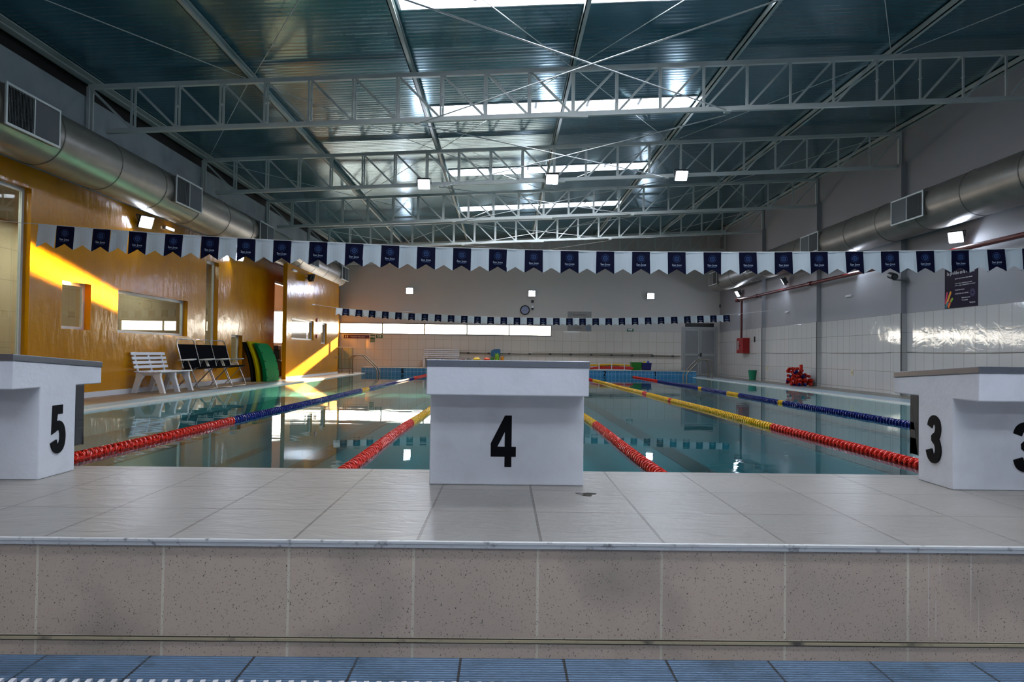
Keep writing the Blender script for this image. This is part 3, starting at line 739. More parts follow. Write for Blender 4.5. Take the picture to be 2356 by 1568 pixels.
duct(-6.53, C + 2.95, 0.42, -4.0, 27.2, [(8.46, 9.46), (12.84, 13.9), (17.25, 18.25), (21.7, 22.7), (26.0, 27.0)], 1, 'long round grey air duct along the yellow wall top')
duct(8.70, C + 3.07, 0.435, -4.0, 28.4, [(9.2, 10.2), (13.6, 14.7), (18.2, 19.25), (22.6, 23.6), (26.9, 27.9)], -1, 'long round grey air duct along the right wall')

# ================================================================== FLOODLIGHTS
def flood_mesh():
    h = MB()
    h.prism([(-.15, -.13), (.15, -.13), (.15, .13), (-.15, .13)], lambda u, v, t: (u, t, v), -0.03, 0.03)
    h.prism([(-.11, -.09), (.11, -.09), (.11, .09), (-.11, .09)], lambda u, v, t: (u, t, v), 0.03, 0.08)
    for k in range(7): h.box((-0.1 + k*.033 - .004, 0.03, -0.09), (-0.1 + k*.033 + .004, 0.11, 0.09))
    br = MB(); br.tube([(-.165, 0, 0), (-.165, 0.12, 0.1), (.165, 0.12, 0.1), (.165, 0, 0)], 0.011, 6)
    ln = MB(); ln.add([(-.132, -.034, -.112), (.132, -.034, -.112), (.132, -.034, .112), (-.132, -.034, .112)], [(0, 1, 2, 3)])
    return h.mesh('housing', HOUS), br.mesh('bracket', HOUS), ln.mesh('lens', LENS)
FM = flood_mesh()
def flood(loc, aim, watt, label, group, size=1.0, arm=None):
    d = (Vector(aim) - Vector(loc)).normalized()
    # local -Y faces along d
    q = d.to_track_quat('-Y', 'Z')
    t = thing('floodlight', label, 'floodlight', loc, q.to_euler(), group)
    t.scale = (size,) * 3
    if arm:
        a_ = q.inverted() @ ((Vector(arm) - Vector(loc)) / size); MB().tube([(0, 0.05, 0), tuple(a_)], 0.02, 8).build('wall_arm', HOUS, t)
    link('housing', FM[0], t, bevel=0); link('bracket', FM[1], t); link('lens', FM[2], t)
    l_ = bpy.data.lights.new('flood_lamp', 'AREA'); l_.shape = 'RECTANGLE'; l_.size = 0.26; l_.size_y = 0.22; l_.energy = watt; l_.color = (0.92, 0.96, 1.0); l_.spread = radians(118)
    o = bpy.data.objects.new('flood_lamp', l_); COL.objects.link(o); o.parent = t; o.location = (0, -0.045, 0); o.rotation_euler = (pi/2, 0, 0)
    return t
WF = 80
for x, z, s in ((-1.88, 3.93, 'left'), (1.05, 4.09, 'middle'), (4.02, 4.22, 'right')):
    flood((x, 15.86, C + z - 0.07), (x, 9, -0.4), WF, 'lit floodlight under the roof truss, %s one of that row' % s, 'floodlights under the trusses', 0.95)
    flood((x, 7.06, C + z - 0.05), (x, 1.5, -0.4), WF, 'lit floodlight under the truss at the top edge, %s one' % s, 'floodlights under the trusses', 0.95)
    flood((x, -1.74, C + z - 0.07), (x * .8, 6.5, -0.3), WF, 'floodlight behind the camera under a truss, %s one' % s, 'floodlights under the trusses', 0.95)
for x, z, s in ((-4.03, 2.62, 'left'), (1.15, 2.58, 'middle, above the clock'), (6.2, 2.54, 'right')):
    flood((x, YF - 0.16, C + z), (x * .8, 14, -0.4), WF, 'lit floodlight on the far wall, %s one' % s, 'floodlights on the far wall')
    flood((x, YN + 0.16, C + z), (x * .8, 14, C + 1.6), 300, 'floodlight on the rear wall, %s one' % s, 'floodlights on the rear wall')
for x, y, s in ((-6.85, 13.27, 'above the small square window'), (-6.85, 17.95, 'beyond the slit window'), (-6.85, 8.7, 'nearest the camera')):
    flood((x, y, C + 2.42), (0, y - 4.0, -0.6), WF, 'lit floodlight on the yellow wall, ' + s, 'floodlights on the yellow wall', 0.9)
flood((-6.16, 22.2, C + 2.34), (1.0, 29.0, 0.6), WF * 4.5, 'floodlight turned aside on the yellow screen wall', 'floodlights on the yellow wall', 0.9, arm=(-6.341, 22.2, C + 2.34))
for x, y, ay, s in ((9.0, 13.75, 8.5, 'nearest in view, below the duct'), (9.0, 18.1, 13, 'hidden in part by the flags'), (9.0, 22.3, 26.0, 'above the red pipe, turned inward'), (9.03, 26.8, 26.4, 'farthest, above the pipe elbow'), (9.0, 9.0, 4, 'out at the near end')):
    flood((x, y, C + 2.45), (3.0, ay, -0.6), WF * (3.0 if y > 20 else 1), 'lit floodlight on the right wall, ' + s, 'floodlights on the right wall', 0.9)

# ================================================================== STARTING BLOCKS
def block(cx, num, side, label):
    t = thing('starting_block', label, 'starting block', (cx, 2.5, 0))
    hw = 0.292; zb, zf, zr = C - 0.150, C - 0.047, C - 0.081
    m = MB()
    prof = [(0.0, zb), (0.147, zb), (0.147, 0.0), (0.368, 0.0), (0.368, zb), (0.546, zb), (0.546, zr), (0.0, zf)]
    # concave outline split into two convex prisms joined into one solid
    m.add([(s * hw, y, z) for s in (-1, 1) for y, z in prof], [(0,7,6,5,4,1)[::-1], (1,4,3,2)[::-1], (8,15,14,13,12,9), (9,12,11,10)] + [(i, (i+1) % 8, 8 + (i+1) % 8, 8 + i) for i in range(8)])
    m.build('concrete_body', WHITE_CONC, t, bevel=0.004)
    p = MB(); th = 0.024
    p.add([(s * (hw + .002), y, z) for s in (-1, 1) for y, z in ((-.003, zf), (0.549, zr), (0.549, zr + th), (-.003, zf + th))], [(0,1,2,3), (7,6,5,4), (0,4,5,1), (1,5,6,2), (2,6,7,3), (3,7,4,0)])
    p.build('steel_top_plate', STEELP, t, bevel=0.002)
    q = MB(); 
    for s in (-1, 1): q.box((s * hw - (0.012 if s > 0 else 0), 0.368, 0.10), (s * hw + (0 if s > 0 else 0.012), 0.425, zb))
    q.box((-hw, 0.368, 0.10), (hw, 0.425, 0.17)); q.box((-hw, 0.385, 0.20), (hw, 0.425, 0.235))
    q.build('backstroke_handle', DARKSTEEL, t, bevel=0.002)
    n = MB(); digit(n, num, 0.195, lambda u, v, t_: (-0.012 + u, 0.147 - t_, 0.166 + v)); n.build('front_number', BLACKP, t)
    n = MB(); s_ = -1 if side == 'l' else 1
    digit(n, num, 0.195, (lambda u, v, t_: (hw + t_, 0.258 + u, 0.180 + v)) if side == 'r' else (lambda u, v, t_: (-hw - t_, 0.258 - u, 0.180 + v)))
    n.build('side_number', BLACKP, t)
    return t
block(0.015, '4', 'r', 'white concrete starting block with number 4, in the middle')
block(-2.04, '5', 'r', 'white concrete starting block with number 5, at the left edge')
block(2.012, '3', 'l', 'white concrete starting block with number 3, at the right edge')

# ================================================================== LANE ROPES
def float_mesh(m, name):
    mb = MB(); Ln = 0.066; r = 0.047
    # twisted vaned disc: hub, two rims, six skewed vanes
    mb.tube([(0, -Ln/2, 0), (0, Ln/2, 0)], 0.016, 8)
    n = 14
    for y0 in (-0.004,):
        vs = []
        for k in range(n):
            a = 2*pi*k/n
            for rr, yy in ((r, y0), (r, y0 + .008), (r - .012, y0 + .008), (r - .012, y0)):
                vs.append((rr*cos(a), yy, rr*sin(a)))
        fs = []
        for k in range(n):
            for q in range(4):
                fs.append((k*4+q, k*4+(q+1) % 4, ((k+1) % n)*4+(q+1) % 4, ((k+1) % n)*4+q))
        mb.add(vs, fs)
    for k in range(5):
        a0 = 2*pi*k/5; vs = []
        for i in range(4):
            yy = -Ln/2 + .004 + (Ln - .008) * i/3; a = a0 + 1.5 * i/3
            for rr in (0.014, r):
                for da in (-0.24, 0.24):
                    vs.append((rr*cos(a + da), yy, rr*sin(a + da)))
        fs = []
        for i in range(3):
            o = i*4
            fs += [(o, o+2, o+6, o+4), (o+1, o+5, o+7, o+3), (o+2, o+3, o+7, o+6), (o, o+4, o+5, o+1)]
        mb.add(vs, fs)
    return mb.mesh(name, m)
FL = {'r': float_mesh(REDF, 'float'), 'y': float_mesh(YELF, 'float'), 'b': float_mesh(BLUF, 'float'), }
def lane_rope(xn, xf, mid, label, marks):
    t = thing('lane_rope', label, 'lane rope', (xn, PN, ZW), group='lane ropes on the water')
    z = 0.012; L_ = PF - PN
    c = MB(); c.tube([(0, 0.0, z), (0, 0.5, z), (xf - xn, L_ - 0.5, z), (xf - xn, L_, z + .05)], 0.006, 6); c.build('cable', DARKSTEEL, t)
    y = 0.75; i = 0; rest = {'r': MB(), 'y': MB(), 'b': MB()}
    ang = atan2(-(xf - xn), L_)
    while y < L_ - 0.7:
        Y = PN + y
        col = mid
        if y < 5.4 or y > 20.0: col = 'r'
        else:
            for a, b, cc in marks:
                if a <= Y <= b: col = cc
        x = (xf - xn) * (y / L_); wob = 0.012 * sin(y * 1.3 + xn)
        rot = (0, random.uniform(0, 6.28), ang)
        if i < 100:
            link('float', FL[col], t, loc=(x + wob, y, z), rot=rot)
        else:
            M = Matrix.Translation((x + wob, y, z)) @ Euler(rot).to_matrix().to_4x4()
            me = FL[col]; rest[col].add([M @ v.co for v in me.vertices], [tuple(p.vertices) for p in me.polygons])
        y += 0.074; i += 1
    for k, mname in (('r', REDF), ('y', YELF), ('b', BLUF)):
        if rest[k].v:
            o = rest[k].build('far_floats', mname, t); o['kind'] = 'stuff'
    MB().ball((xf - xn, L_ - 0.55, z), 0.05, sc=(1, 1.4, 1)).build('end_float', BLKPL, t, smooth=True)
lane_rope(-3.32, -2.9, 'b', 'red and blue float lane rope left of block 5, between lanes 6 and 5', [(15.2, 15.9, 'y')])
lane_rope(-1.13, -1.0, 'y', 'red and yellow float lane rope just left of block 4', [(13.0, 13.3, 'r'), (15.2, 15.6, 'r')])
lane_rope(1.13, 1.0, 'y', 'red and yellow float lane rope just right of block 4', [(13.0, 13.3, 'r'), (15.2, 15.6, 'r')])
lane_rope(3.36, 2.9, 'y', 'red and yellow float lane rope ending beside block 3', [(13.0, 13.2, 'r'), (15.1, 15.5, 'r')])
lane_rope(5.25, 5.1, 'b', 'mostly blue float lane rope farthest to the right', [(12.8, 13.0, 'y'), (15.2, 16.0, 'y'), (18.0, 18.3, 'y')])

# ================================================================== BUNTING
def flag_mesh(w, h, notch, m, name):
    mb = MB(); nx = 6; ny = 5; vs = []
    def bottom(u): return -h + (h - notch) * (1 - abs(2*u - 1))
    for j in range(ny + 1):
        for i in range(nx + 1):
            u = i / nx; z = bottom(u) * j / ny
            vs.append(((u - .5) * w * (1 + 0.02 * j / ny), 0.008 * sin(u * 5.0 + 0.6) * (0.3 + j / ny), z))
    n0 = len(vs); vs2 = [(x, y + .002, z) for x, y, z in vs]; fs = []
    idx = lambda i, j: j * (nx + 1) + i
    for j in range(ny):
        for i in range(nx):
            a, b, c_, d = idx(i, j), idx(i+1, j), idx(i+1, j+1), idx(i, j+1)
            fs.append((a, b, c_, d)); fs.append((n0+d, n0+c_, n0+b, n0+a))
    edge = [idx(i, 0) for i in range(nx+1)] + [idx(nx, j) for j in range(1, ny+1)] + [idx(i, ny) for i in range(nx-1, -1, -1)] + [idx(0, j) for j in range(ny-1, 0, -1)]
    for k in range(len(edge)):
        a, b = edge[k], edge[(k+1) % len(edge)]; fs.append((a, n0+a, n0+b, b))
    mb.add(vs + vs2, fs); return mb.mesh(name, m)
def emblem_mesh(s=1.0):
    mb = MB(); fn = lambda u, v, t: (u, -t, v)
    n = 28; r0, r1 = 0.044*s, 0.0415*s
    for k in range(n):
        a, b = 2*pi*k/n, 2*pi*(k+1)/n
        mb.prism([(r1*cos(a), r1*sin(a)), (r0*cos(a), r0*sin(a)), (r0*cos(b), r0*sin(b)), (r1*cos(b), r1*sin(b))], fn, 0, 0.001)
    for k in range(12):
        a = 2*pi*k/12; d = 0.1
        mb.prism([(0.012*s*cos(a), 0.012*s*sin(a)), (0.026*s*cos(a-.2), 0.026*s*sin(a-.2)), (0.033*s*cos(a), 0.033*s*sin(a)), (0.026*s*cos(a+.2), 0.026*s*sin(a+.2))], fn, 0, 0.001)
    mb.prism([(0.008*s*cos(2*pi*k/10), 0.008*s*sin(2*pi*k/10)) for k in range(10)], fn, 0, 0.001)
    return mb.mesh('emblem', EMB)
EM = emblem_mesh()
TXT = text_mesh('San Jose', 0.034, EMBT, 0.0006)
UND = MB().box((-0.046, -0.001, -0.004), (0.046, 0.0, 0.001)).mesh('underline', EMB)
def interp(pts, x):
    for (a, b), (c_, d) in zip(pts, pts[1:]):
        if a <= x <= c_:
            k = (x - a) / (c_ - a); return b + (d - b) * k
    return pts[0][1] if x < pts[0][0] else pts[-1][1]
def smoothstep_pts(pts):
    # refine with Catmull-Rom for a clean sag
    out = []
    for i in range(len(pts) - 1):
        p0 = pts[max(i-1, 0)]; p1 = pts[i]; p2 = pts[i+1]; p3 = pts[min(i+2, len(pts)-1)]
        for k in range(6):
            t = k / 6; x = p1[0] + (p2[0] - p1[0]) * t
            m1 = (p2[1] - p0[1]) / max(1e-6, p2[0] - p0[0]) * (p2[0] - p1[0]); m2 = (p3[1] - p1[1]) / max(1e-6, p3[0] - p1[0]) * (p2[0] - p1[0])
            y = (2*t**3 - 3*t**2 + 1)*p1[1] + (t**3 - 2*t**2 + t)*m1 + (-2*t**3 + 3*t**2)*p2[1] + (t**3 - t**2)*m2
            out.append((x, y))
    out.append(pts[-1]); return out
def bunting(Y, px, xstart, n, w, h, notch, label, x_ends, z_ends):
    k = Y / 1600
    pts = [((x - 1160) * k, C + (814 + 0.013 * (x - 1160) - y) * k) for x, y in px]
    pts = [(x_ends[0], z_ends[0])] + pts + [(x_ends[1], z_ends[1])]
    pts = smoothstep_pts(pts)
    t = thing('flag_string', label, 'flag string', (0, Y, 0), group='navy and white flag strings')
    c = MB(); c.tube([(x, 0, z + .002) for x, z in pts], 0.004, 6); c.build('cord', ROPEW, t)
    fw = flag_mesh(w, h, notch, FLAGW, 'white_flag'); fnv = flag_mesh(w, h, notch, NAVY, 'navy_flag')
    hem = MB().box((-w/2, -.004, -.012), (w/2, .005, .002)).mesh('hem', FLAGW)
    for i in range(n):
        x = xstart + (i + .5) * w
        z0, z1 = interp(pts, x - w/2), interp(pts, x + w/2)
        rot = (random.uniform(-.05, .05), -atan2(z1 - z0, w) + random.uniform(-.012, .012), random.uniform(-.05, .05))
        loc = (x, 0, (z0 + z1)/2)
        if i % 2 == 0:
            o = link('white_flag', fw, t, loc=loc, rot=rot); link('hem', hem, o)
        else:
            o = link('navy_flag', fnv, t, loc=loc, rot=rot)
            link('emblem', EM, o, loc=(0, -0.0065, -0.08)); link('lettering', TXT, o, loc=(0, -0.0085, -0.152), rot=FACE_CAM); link('underline', UND, o, loc=(0, -0.008, -0.172))
    return t
bunting(8.0, [(60, 515), (90, 517), (270, 531), (449, 543), (614, 552), (781, 559), (953, 567), (1120, 572), (1286, 576), (1453, 578), (1622, 579), (1787, 578.5), (1950, 577), (2114, 575), (2230, 573), (2356, 569), (2500, 562)],
        -5.35, 60, 0.2065, 0.262, 0.200, 'near string of large navy and white flags across the pool', (XL, XR), (C + 1.54, C + 1.55))
bunting(23.0, [(773, 708), (850, 714), (929, 719.5), (1010, 723.5), (1090, 727.5), (1200, 730.5), (1285, 731.5), (1380, 731.8), (1466, 730.5), (1555, 728), (1625, 725.5), (1680, 723.5)],
        -5.563, 60, 0.2173, 0.245, 0.19, 'far string of small navy and white flags near the far wall', (-6.25, XR), (C + 1.545, C + 1.60))
hk = MB().tube([(-6.34, 23.0, C + 1.545), (-6.256, 23.0, C + 1.545)], 0.02, 8)
tag(hk.build('rope_hook', WPLAS), 'white hook on the yellow screen wall holding the far flag string', 'hook')

# ================================================================== LEFT DECK FURNITURE
def bench(label, loc, rotz, length=1.3):
    t = thing('garden_bench', label, 'bench', loc, (0, 0, rotz))
    hl = length / 2
    # local: +X front, Y along the bench; origin at floor centre
    for k in range(4):
        z = 0.46 + k * 0.083; x = -0.245 - k * 0.022
        s_ = MB(); s_.bar((x, -hl - (0.0), z + .03), (x, hl, z + .03), 0.022, 0.058, up=(-0.26, 0, 1)); s_.build('back_slat', WPLAS, t, bevel=0.008)
    for y in (-hl + .14, 0, hl - .14):
        u = MB(); u.bar((-0.235, y, 0.38), (-0.335, y, 0.77), 0.05, 0.028, up=(1, 0, 0)); u.build('back_upright', WPLAS, t, bevel=0.006)
    for k in range(5):
        x = -0.2 + k * 0.105
        s_ = MB(); s_.bar((x, -hl, 0.405 - .012*sin(k*.8)), (x, hl, 0.405 - .012*sin(k*.8)), 0.093, 0.026); s_.build('seat_slat', WPLAS, t, bevel=0.008)
    for y in (-hl + .07, 0, hl - .07):
        for sgn in (1, -1):
            l_ = MB(); x1_ = 0.23 * sgn; x2_ = 0.295 * sgn
            pts = [(x1_ - .11*sgn, 0.375), (x1_ - .0, 0.39), (x1_ + .0*sgn, 0.30), (x2_ + .02*sgn, 0.0), (x2_ - .07*sgn, 0.0), (x1_ - .09*sgn, 0.24), (x1_ - .15*sgn, 0.325)]
            if sgn < 0: pts = pts[::-1]
            l_.prism(pts, lambda u, v, q, y=y: (u, y + q, v), -0.035, 0.035); l_.build('leg', WPLAS, t, bevel=0.008)
    a = MB()
    for y in (-hl + .07, 0, hl - .07): a.box((-0.2, y - .03, 0.335), (0.2, y + .03, 0.395))
    a.build('seat_support', WPLAS, t, bevel=0.006)
    return t
bench('white plastic slatted bench against the yellow wall', (-6.64, 13.68, ZS), 0, 1.3)
bench('white slatted bench on the far deck behind block 4', ((1015 - 1160) * 29.2 / 1600, 29.2, ZFD), -pi/2, 1.5)

def chair(label, loc):
    t = thing('folding_chair', label, 'folding chair', loc, (0, 0, radians(-12)), group='black folding chairs by the yellow wall')
    hw = 0.31; r = 0.0115; A = mat('aluminium_tube', (176, 172, 166), 0.3, 0.75)
    f = MB(); f.tube([(0.02, -hw, 0.60), (0.27, -hw, 0.06), (0.29, -hw + .03, 0.013), (0.29, hw - .03, 0.013), (0.27, hw, 0.06), (0.02, hw, 0.60)], r, 8); f.build('front_leg_frame', A, t, smooth=True)
    f = MB(); f.tube([(0.18, -hw + .03, 0.44), (-0.22, -hw + .03, 0.06), (-0.25, -hw + .05, 0.013), (-0.25, hw - .05, 0.013), (-0.22, hw - .03, 0.06), (0.18, hw - .03, 0.44)], r, 8); f.build('rear_leg_frame', A, t, smooth=True)
    f = MB(); f.tube([(-0.10, -hw + .02, 0.42), (-0.26, -hw + .02, 0.93), (-0.285, -hw + .05, 1.03), (-0.29, -hw + .1, 1.05), (-0.29, hw - .1, 1.05), (-0.285, hw - .05, 1.03), (-0.26, hw - .02, 0.93), (-0.10, hw - .02, 0.42)], r, 8); f.build('back_frame', A, t, smooth=True)
    f = MB(); f.tube([(0.25, -hw + .02, 0.46), (-0.13, -hw + .02, 0.42), (-0.13, hw - .02, 0.42), (0.25, hw - .02, 0.46)], r, 8); f.build('seat_frame', A, t, smooth=True)
    b = MB(); b.bar((-0.112, 0, 0.45), (-0.265, 0, 0.94), 2*hw - .03, 0.012, up=(1, 0, 0.4)); b.build('backrest', BLKFAB, t)
    s_ = MB(); s_.bar((0.26, 0, 0.468), (-0.12, 0, 0.425), 2*hw - .02, 0.03); s_.build('seat', BLKFAB, t)
    for sg in (-1, 1):
        a = MB(); pts = [(0.20, 0.645), (0.21, 0.625), (0.12, 0.605), (-0.20, 0.60), (-0.20, 0.615), (0.08, 0.64)]
        a.prism(pts, lambda u, v, q, sg=sg: (u, sg * hw + q, v), -0.026, 0.026); a.build('armrest', WPLAS, t, bevel=0.006)
        k = MB(); k.tube([(-0.08, sg*hw, 0.60), (-0.16, sg*(hw - .01), 0.46)], 0.008, 6); k.build('arm_strut', A, t)
    return t
for k, s in enumerate(('nearest the white bench', 'in the middle of the three', 'nearest the foam mats')):
    chair('black mesh folding chair with grey arms, ' + s, (-6.50, 14.80 + 0.83 * k, ZS))

def matboard(label, y0, w, h, xb, xt, th, m, bow, rad, dots=False):
    t = thing('foam_mat', label, 'foam mat', (0, 0, ZS), group='foam mats leaning on the yellow wall')
    mb = MB(); nv = 14; rows = []
    for j in range(nv + 1):
        v = j / nv; z = h * v
        x = xb + (xt - xb) * v + bow * sin(pi * v)
        # rounded upper far corner
        wr = w
        if v > 1 - rad / h:
            q = (v - (1 - rad / h)) * h / rad; wr = w - rad * (1 - sqrt(max(0, 1 - q*q)))
        rows.append((x, z, wr))
    vs = []
    for x, z, wr in rows: vs += [(x, y0, z), (x, y0 + wr, z), (x - th, y0 + wr, z), (x - th, y0, z)]
    fs = [(0, 1, 2, 3), tuple(4*nv + k for k in (3, 2, 1, 0))]
    for j in range(nv):
        for k in range(4): fs.append((4*j+k, 4*j+(k+1) % 4, 4*j+4+(k+1) % 4, 4*j+4+k))
    mb.add(vs, fs); mb.build('foam_slab', m, t, bevel=0.01)
    if dots:
        e = MB()
        for j in range(5):
            for yy in (y0 + .05, y0 + w - .06):
                x, z, wr = rows[1 + j * 3 if 1 + j*3 <= nv else nv]
                if j == 4 and yy > y0 + .1: continue
                e.tube([(x - .002, yy, z + .03), (x + .006, yy, z + .03)], 0.024, 10)
        e.build('eyelets', BLKM, t)
matboard('dark foam mat leaning hindmost against the yellow wall', 18.44, 0.9, 1.05, -6.62, -6.88, 0.05, BLKM, 0.05, 0.2)
matboard('yellow foam mat leaning between the dark and green mats', 18.52, 1.0, 1.07, -6.5, -6.79, 0.06, YLWM, 0.06, 0.2)
matboard('green foam mat with black eyelets leaning foremost', 18.68, 1.05, 1.03, -6.33, -6.62, 0.10, GRNM, 0.07, 0.25, True)

# ================================================================== LADDERS, PARTITION
def ladder(label, x_deck, x_w, y, sgn):
    t = thing('pool_ladder', label, 'pool ladder', (x_deck, y, ZS), group='steel pool ladders')
    dx = (x_w - x_deck)
    for yy in (-0.25, 0.25):
        p = MB(); p.tube([(0, yy, 0.0), (0, yy, 0.58), (dx*.05, yy, 0.66), (dx*.15, yy, 0.70), (dx*.42, yy, 0.70), (dx*.5, yy, 0.67), (dx*.95, yy, 0.22), (dx, yy, 0.12), (dx, yy, -0.3)], 0.021, 10); p.build('rail', CHROME, t, smooth=True)
    for z in (-0.08, -0.28):
        s_ = MB(); s_.box((dx - .04, -.25, z), (dx + .04, .25, z + .03)); s_.build('step', CHROME, t)
    for yy in (-0.25, 0.25):
        f = MB(); f.tube([(0, yy, 0.0), (0, yy, 0.015)], 0.05, 14); f.build('floor_flange', CHROME, t)
ladder('steel pool ladder at the far left corner of the pool', -5.78, -4.75, 26.4, 1)
ladder('steel pool ladder at the far right corner of the pool', 7.85, 6.9, 26.4, -1)
t = thing('glass_partition', 'low glass partition on steel posts beside the yellow screen wall', 'glass partition', (0, 28.3, ZS))
for x0 in (-6.98, -6.55):
    MB().box((x0 + .03, -.005, 0.16), (x0 + .4, .005, 1.0)).build('glass_panel', GLASSB, t)
for x0 in (-6.98, -6.56, -6.13):
    MB().tube([(x0, 0, 0), (x0, 0, 1.0)], 0.018, 10).build('post', CHROME, t)
MB().box((-7.0 + .01, -.02, 1.0), (-6.1, .02, 1.03)).build('top_rail', WPLAS, t)
MB().box((-7.0 + .01, -.015, 0.13), (-6.1, .015, 0.16)).build('bottom_rail', CHROME, t)

# ================================================================== FAR WALL ITEMS
KF = 29.58 / 1600
def fx(x): return (x - 1160) * KF
def fz(x, y): return C + (814 + 0.013 * (x - 1160) - y) * KF
# clock
t = thing('wall_clock', 'round black rimmed wall clock on the far wall', 'clock', (fx(1207), YF - 0.02, fz(1207, 713)))
rim = MB(); n = 40; vs = []; fs = []
for k in range(n):
    a = 2*pi*k/n
    for r_, y_ in ((.165, .015), (.165, -.02), (.185, -.035), (.205, -.02), (.205, .015)): vs.append((r_*cos(a), y_, r_*sin(a)))
for k in range(n):
    for q in range(5): fs.append((k*5+q, k*5+(q+1) % 5, ((k+1) % n)*5+(q+1) % 5, ((k+1) % n)*5+q))
rim.add(vs, fs); rim.build('rim', BLKPL, t, smooth=True)
MB().tube([(0, .014, 0), (0, -.008, 0)], 0.17, 40).build('dial', mat('clock_dial', (150, 158, 190), 0.4), t)
tk = MB()
for k in range(12):
    a = 2*pi*k/12; tk.bar((.14*sin(a), -.0095, .14*cos(a)), (.155*sin(a), -.0095, .155*cos(a)), 0.008, 0.003, up=(0, 1, 0))
tk.build('hour_marks', BLKPL, t)
MB().bar((0, -.0115, 0), (.07, -.0115, .012), 0.01, 0.003, up=(0, 1, 0)).build('hour_hand', BLKPL, t)
MB().bar((.0, -.0145, 0), (-.11, -.0145, -.06), 0.007, 0.003, up=(0, 1, 0)).build('minute_hand', BLKPL, t)
t = thing('dome_camera', 'small white and black dome camera beside the clock', 'security camera', (fx(1224), YF - 0.08, fz(1224, 708)))
MB().tube([(0, .08, .05), (0, 0, .06), (0, 0, .0)], [.02, .03, .055], 14).build('housing', WPLAS, t, smooth=True)
MB().ball((0, 0, -.03), 0.055, sc=(1, 1, 1.2)).build('dome', BLKPL, t, smooth=True)
MB().tube([(0, .08, .07), (0, 0, .07)], .03, 10).build('arm', WPLAS, t)
tag(MB().box((fx(1221), YF - .05, fz(1224, 696)), (fx(1227), YF, fz(1224, 690))).build('junction_box', BLKPL), 'small black box on the wall above the dome camera', 'junction box')
tag(MB().box((fx(1656), YF - .12, fz(1660, 707)), (fx(1663), YF, fz(1660, 700))).build('wall_speaker', BLKPL, bevel=.01), 'small black speaker high in the far right corner', 'speaker')
# grey sign board
t = thing('sign_board', 'grey notice board half hidden by the far flags', 'sign', (fx(1333), YF - 0.012, fz(1333, 739)))
MB().box((-.51, 0, -.42), (.51, .012, .42)).build('board', SIGNGR, t)
link('lettering', text_mesh('EN LA PISCINA', 0.085, BLKPL), t, loc=(0.0, -.002, .27), rot=FACE_CAM)
link('lettering', text_mesh('SIGUE LAS NORMAS', 0.06, BLKPL), t, loc=(0.05, -.002, .15), rot=FACE_CAM)
link('lettering', text_mesh('EL CLUB\nCUIDA DE TODOS', 0.045, BLKPL), t, loc=(-.05, -.002, -.27), rot=FACE_CAM)
def star(mb, cx, cz, r, n, y=0.0):
    fn = lambda u, v, q: (cx + u, y - q, cz + v)
    for k in range(n):
        a = 2*pi*k/n
        mb.prism([(.3*r*cos(a-.25), .3*r*sin(a-.25)), (.75*r*cos(a-.1), .75*r*sin(a-.1)), (r*cos(a), r*sin(a)), (.75*r*cos(a+.1), .75*r*sin(a+.1)), (.3*r*cos(a+.25), .3*r*sin(a+.25))], fn, 0, .002)
e = MB(); star(e, -.38, .3, .055, 12); star(e, .37, -.28, .13, 14); e.build('emblem', SIGNB, t)
# green signs, purple sign, black sign
def wall_sign(label, x0, x1, y0, y1, m, txt, size, name='wall_sign', tm=None, cat='sign', arrow=False):
    xc, yc = (x0 + x1)/2, (y0 + y1)/2; w_ = (x1 - x0) * KF / 2; h_ = (y1 - y0) * KF / 2
    t = thing(name, label, cat, (fx(xc), YF - .012, fz(xc, yc)))
    MB().box((-w_, 0, -h_), (w_, .012, h_)).build('plate', m, t)
    if txt: link('lettering', text_mesh(txt, size, tm or SIGNW), t, loc=(w_*.1 if not arrow else 0, -.002, 0 if not arrow else -h_*.55), rot=FACE_CAM)
    if arrow:
        p = MB(); fn = lambda u, v, q: (u, -q, v)
        p.prism([(-.10, .0), (.04, .0), (.04, .04), (-.10, .04)], fn, 0, .002); p.prism([(.04, -.03), (.10, .02), (.04, .07)], fn, 0, .002)
        p.build('pictogram', SIGNW, t)
    return t
t = wall_sign('purple changing room sign under the strip window', 792, 850, 770.5, 778.5, SIGNP, 'Vestuario Masculino', 0.075)
p = MB(); fn = lambda u, v, q: (u, -q, v)
for cx_ in (-.46, -.38): p.prism([(cx_ - .018, -.045), (cx_ + .018, -.045), (cx_ + .022, .02), (cx_ - .022, .02)], fn, 0, .002); p.prism([(cx_ + .016*cos(a*.7), .04 + .016*sin(a*.7)) for a in range(9)], fn, 0, .002)
p.build('pictogram', SIGNW, t)
wall_sign('square green exit sign beside the purple sign', 852.5, 863, 770.5, 781, SIGNG, None, 0.05, arrow=True)
wall_sign('small green plate reading salida under the square sign', 852.5, 863, 782.5, 787, SIGNG, 'SALIDA', 0.05)
wall_sign('wide green exit sign, left of the far wall', 865.5, 880.5, 770, 777.5, SIGNG, 'SALIDA', 0.045, arrow=True)
wall_sign('green exit sign above the tiles, right of the notice board', 1443, 1458, 756, 762.5, SIGNG, 'SALIDA', 0.045, arrow=True)
wall_sign('black sign above the grey double door', 1577.5, 1644, 743, 751.5, BLKPL, 'SALIDA DE EMERGENCIA', 0.07, tm=mat('dim_print', (84, 74, 48), 0.5))
# slim batten fitting
t = thing('tube_light', 'slim white tube light fitting on the far wall, unlit', 'light fitting', (fx(933), YF - .06, fz(933, 717)))
MB().box((-.28, -.02, -.02), (.28, .06, .02)).build('batten', WPLAS, t, bevel=.005); MB().tube([(-.27, -.035, 0), (.27, -.035, 0)], .013, 8).build('tube', WPLAS, t)
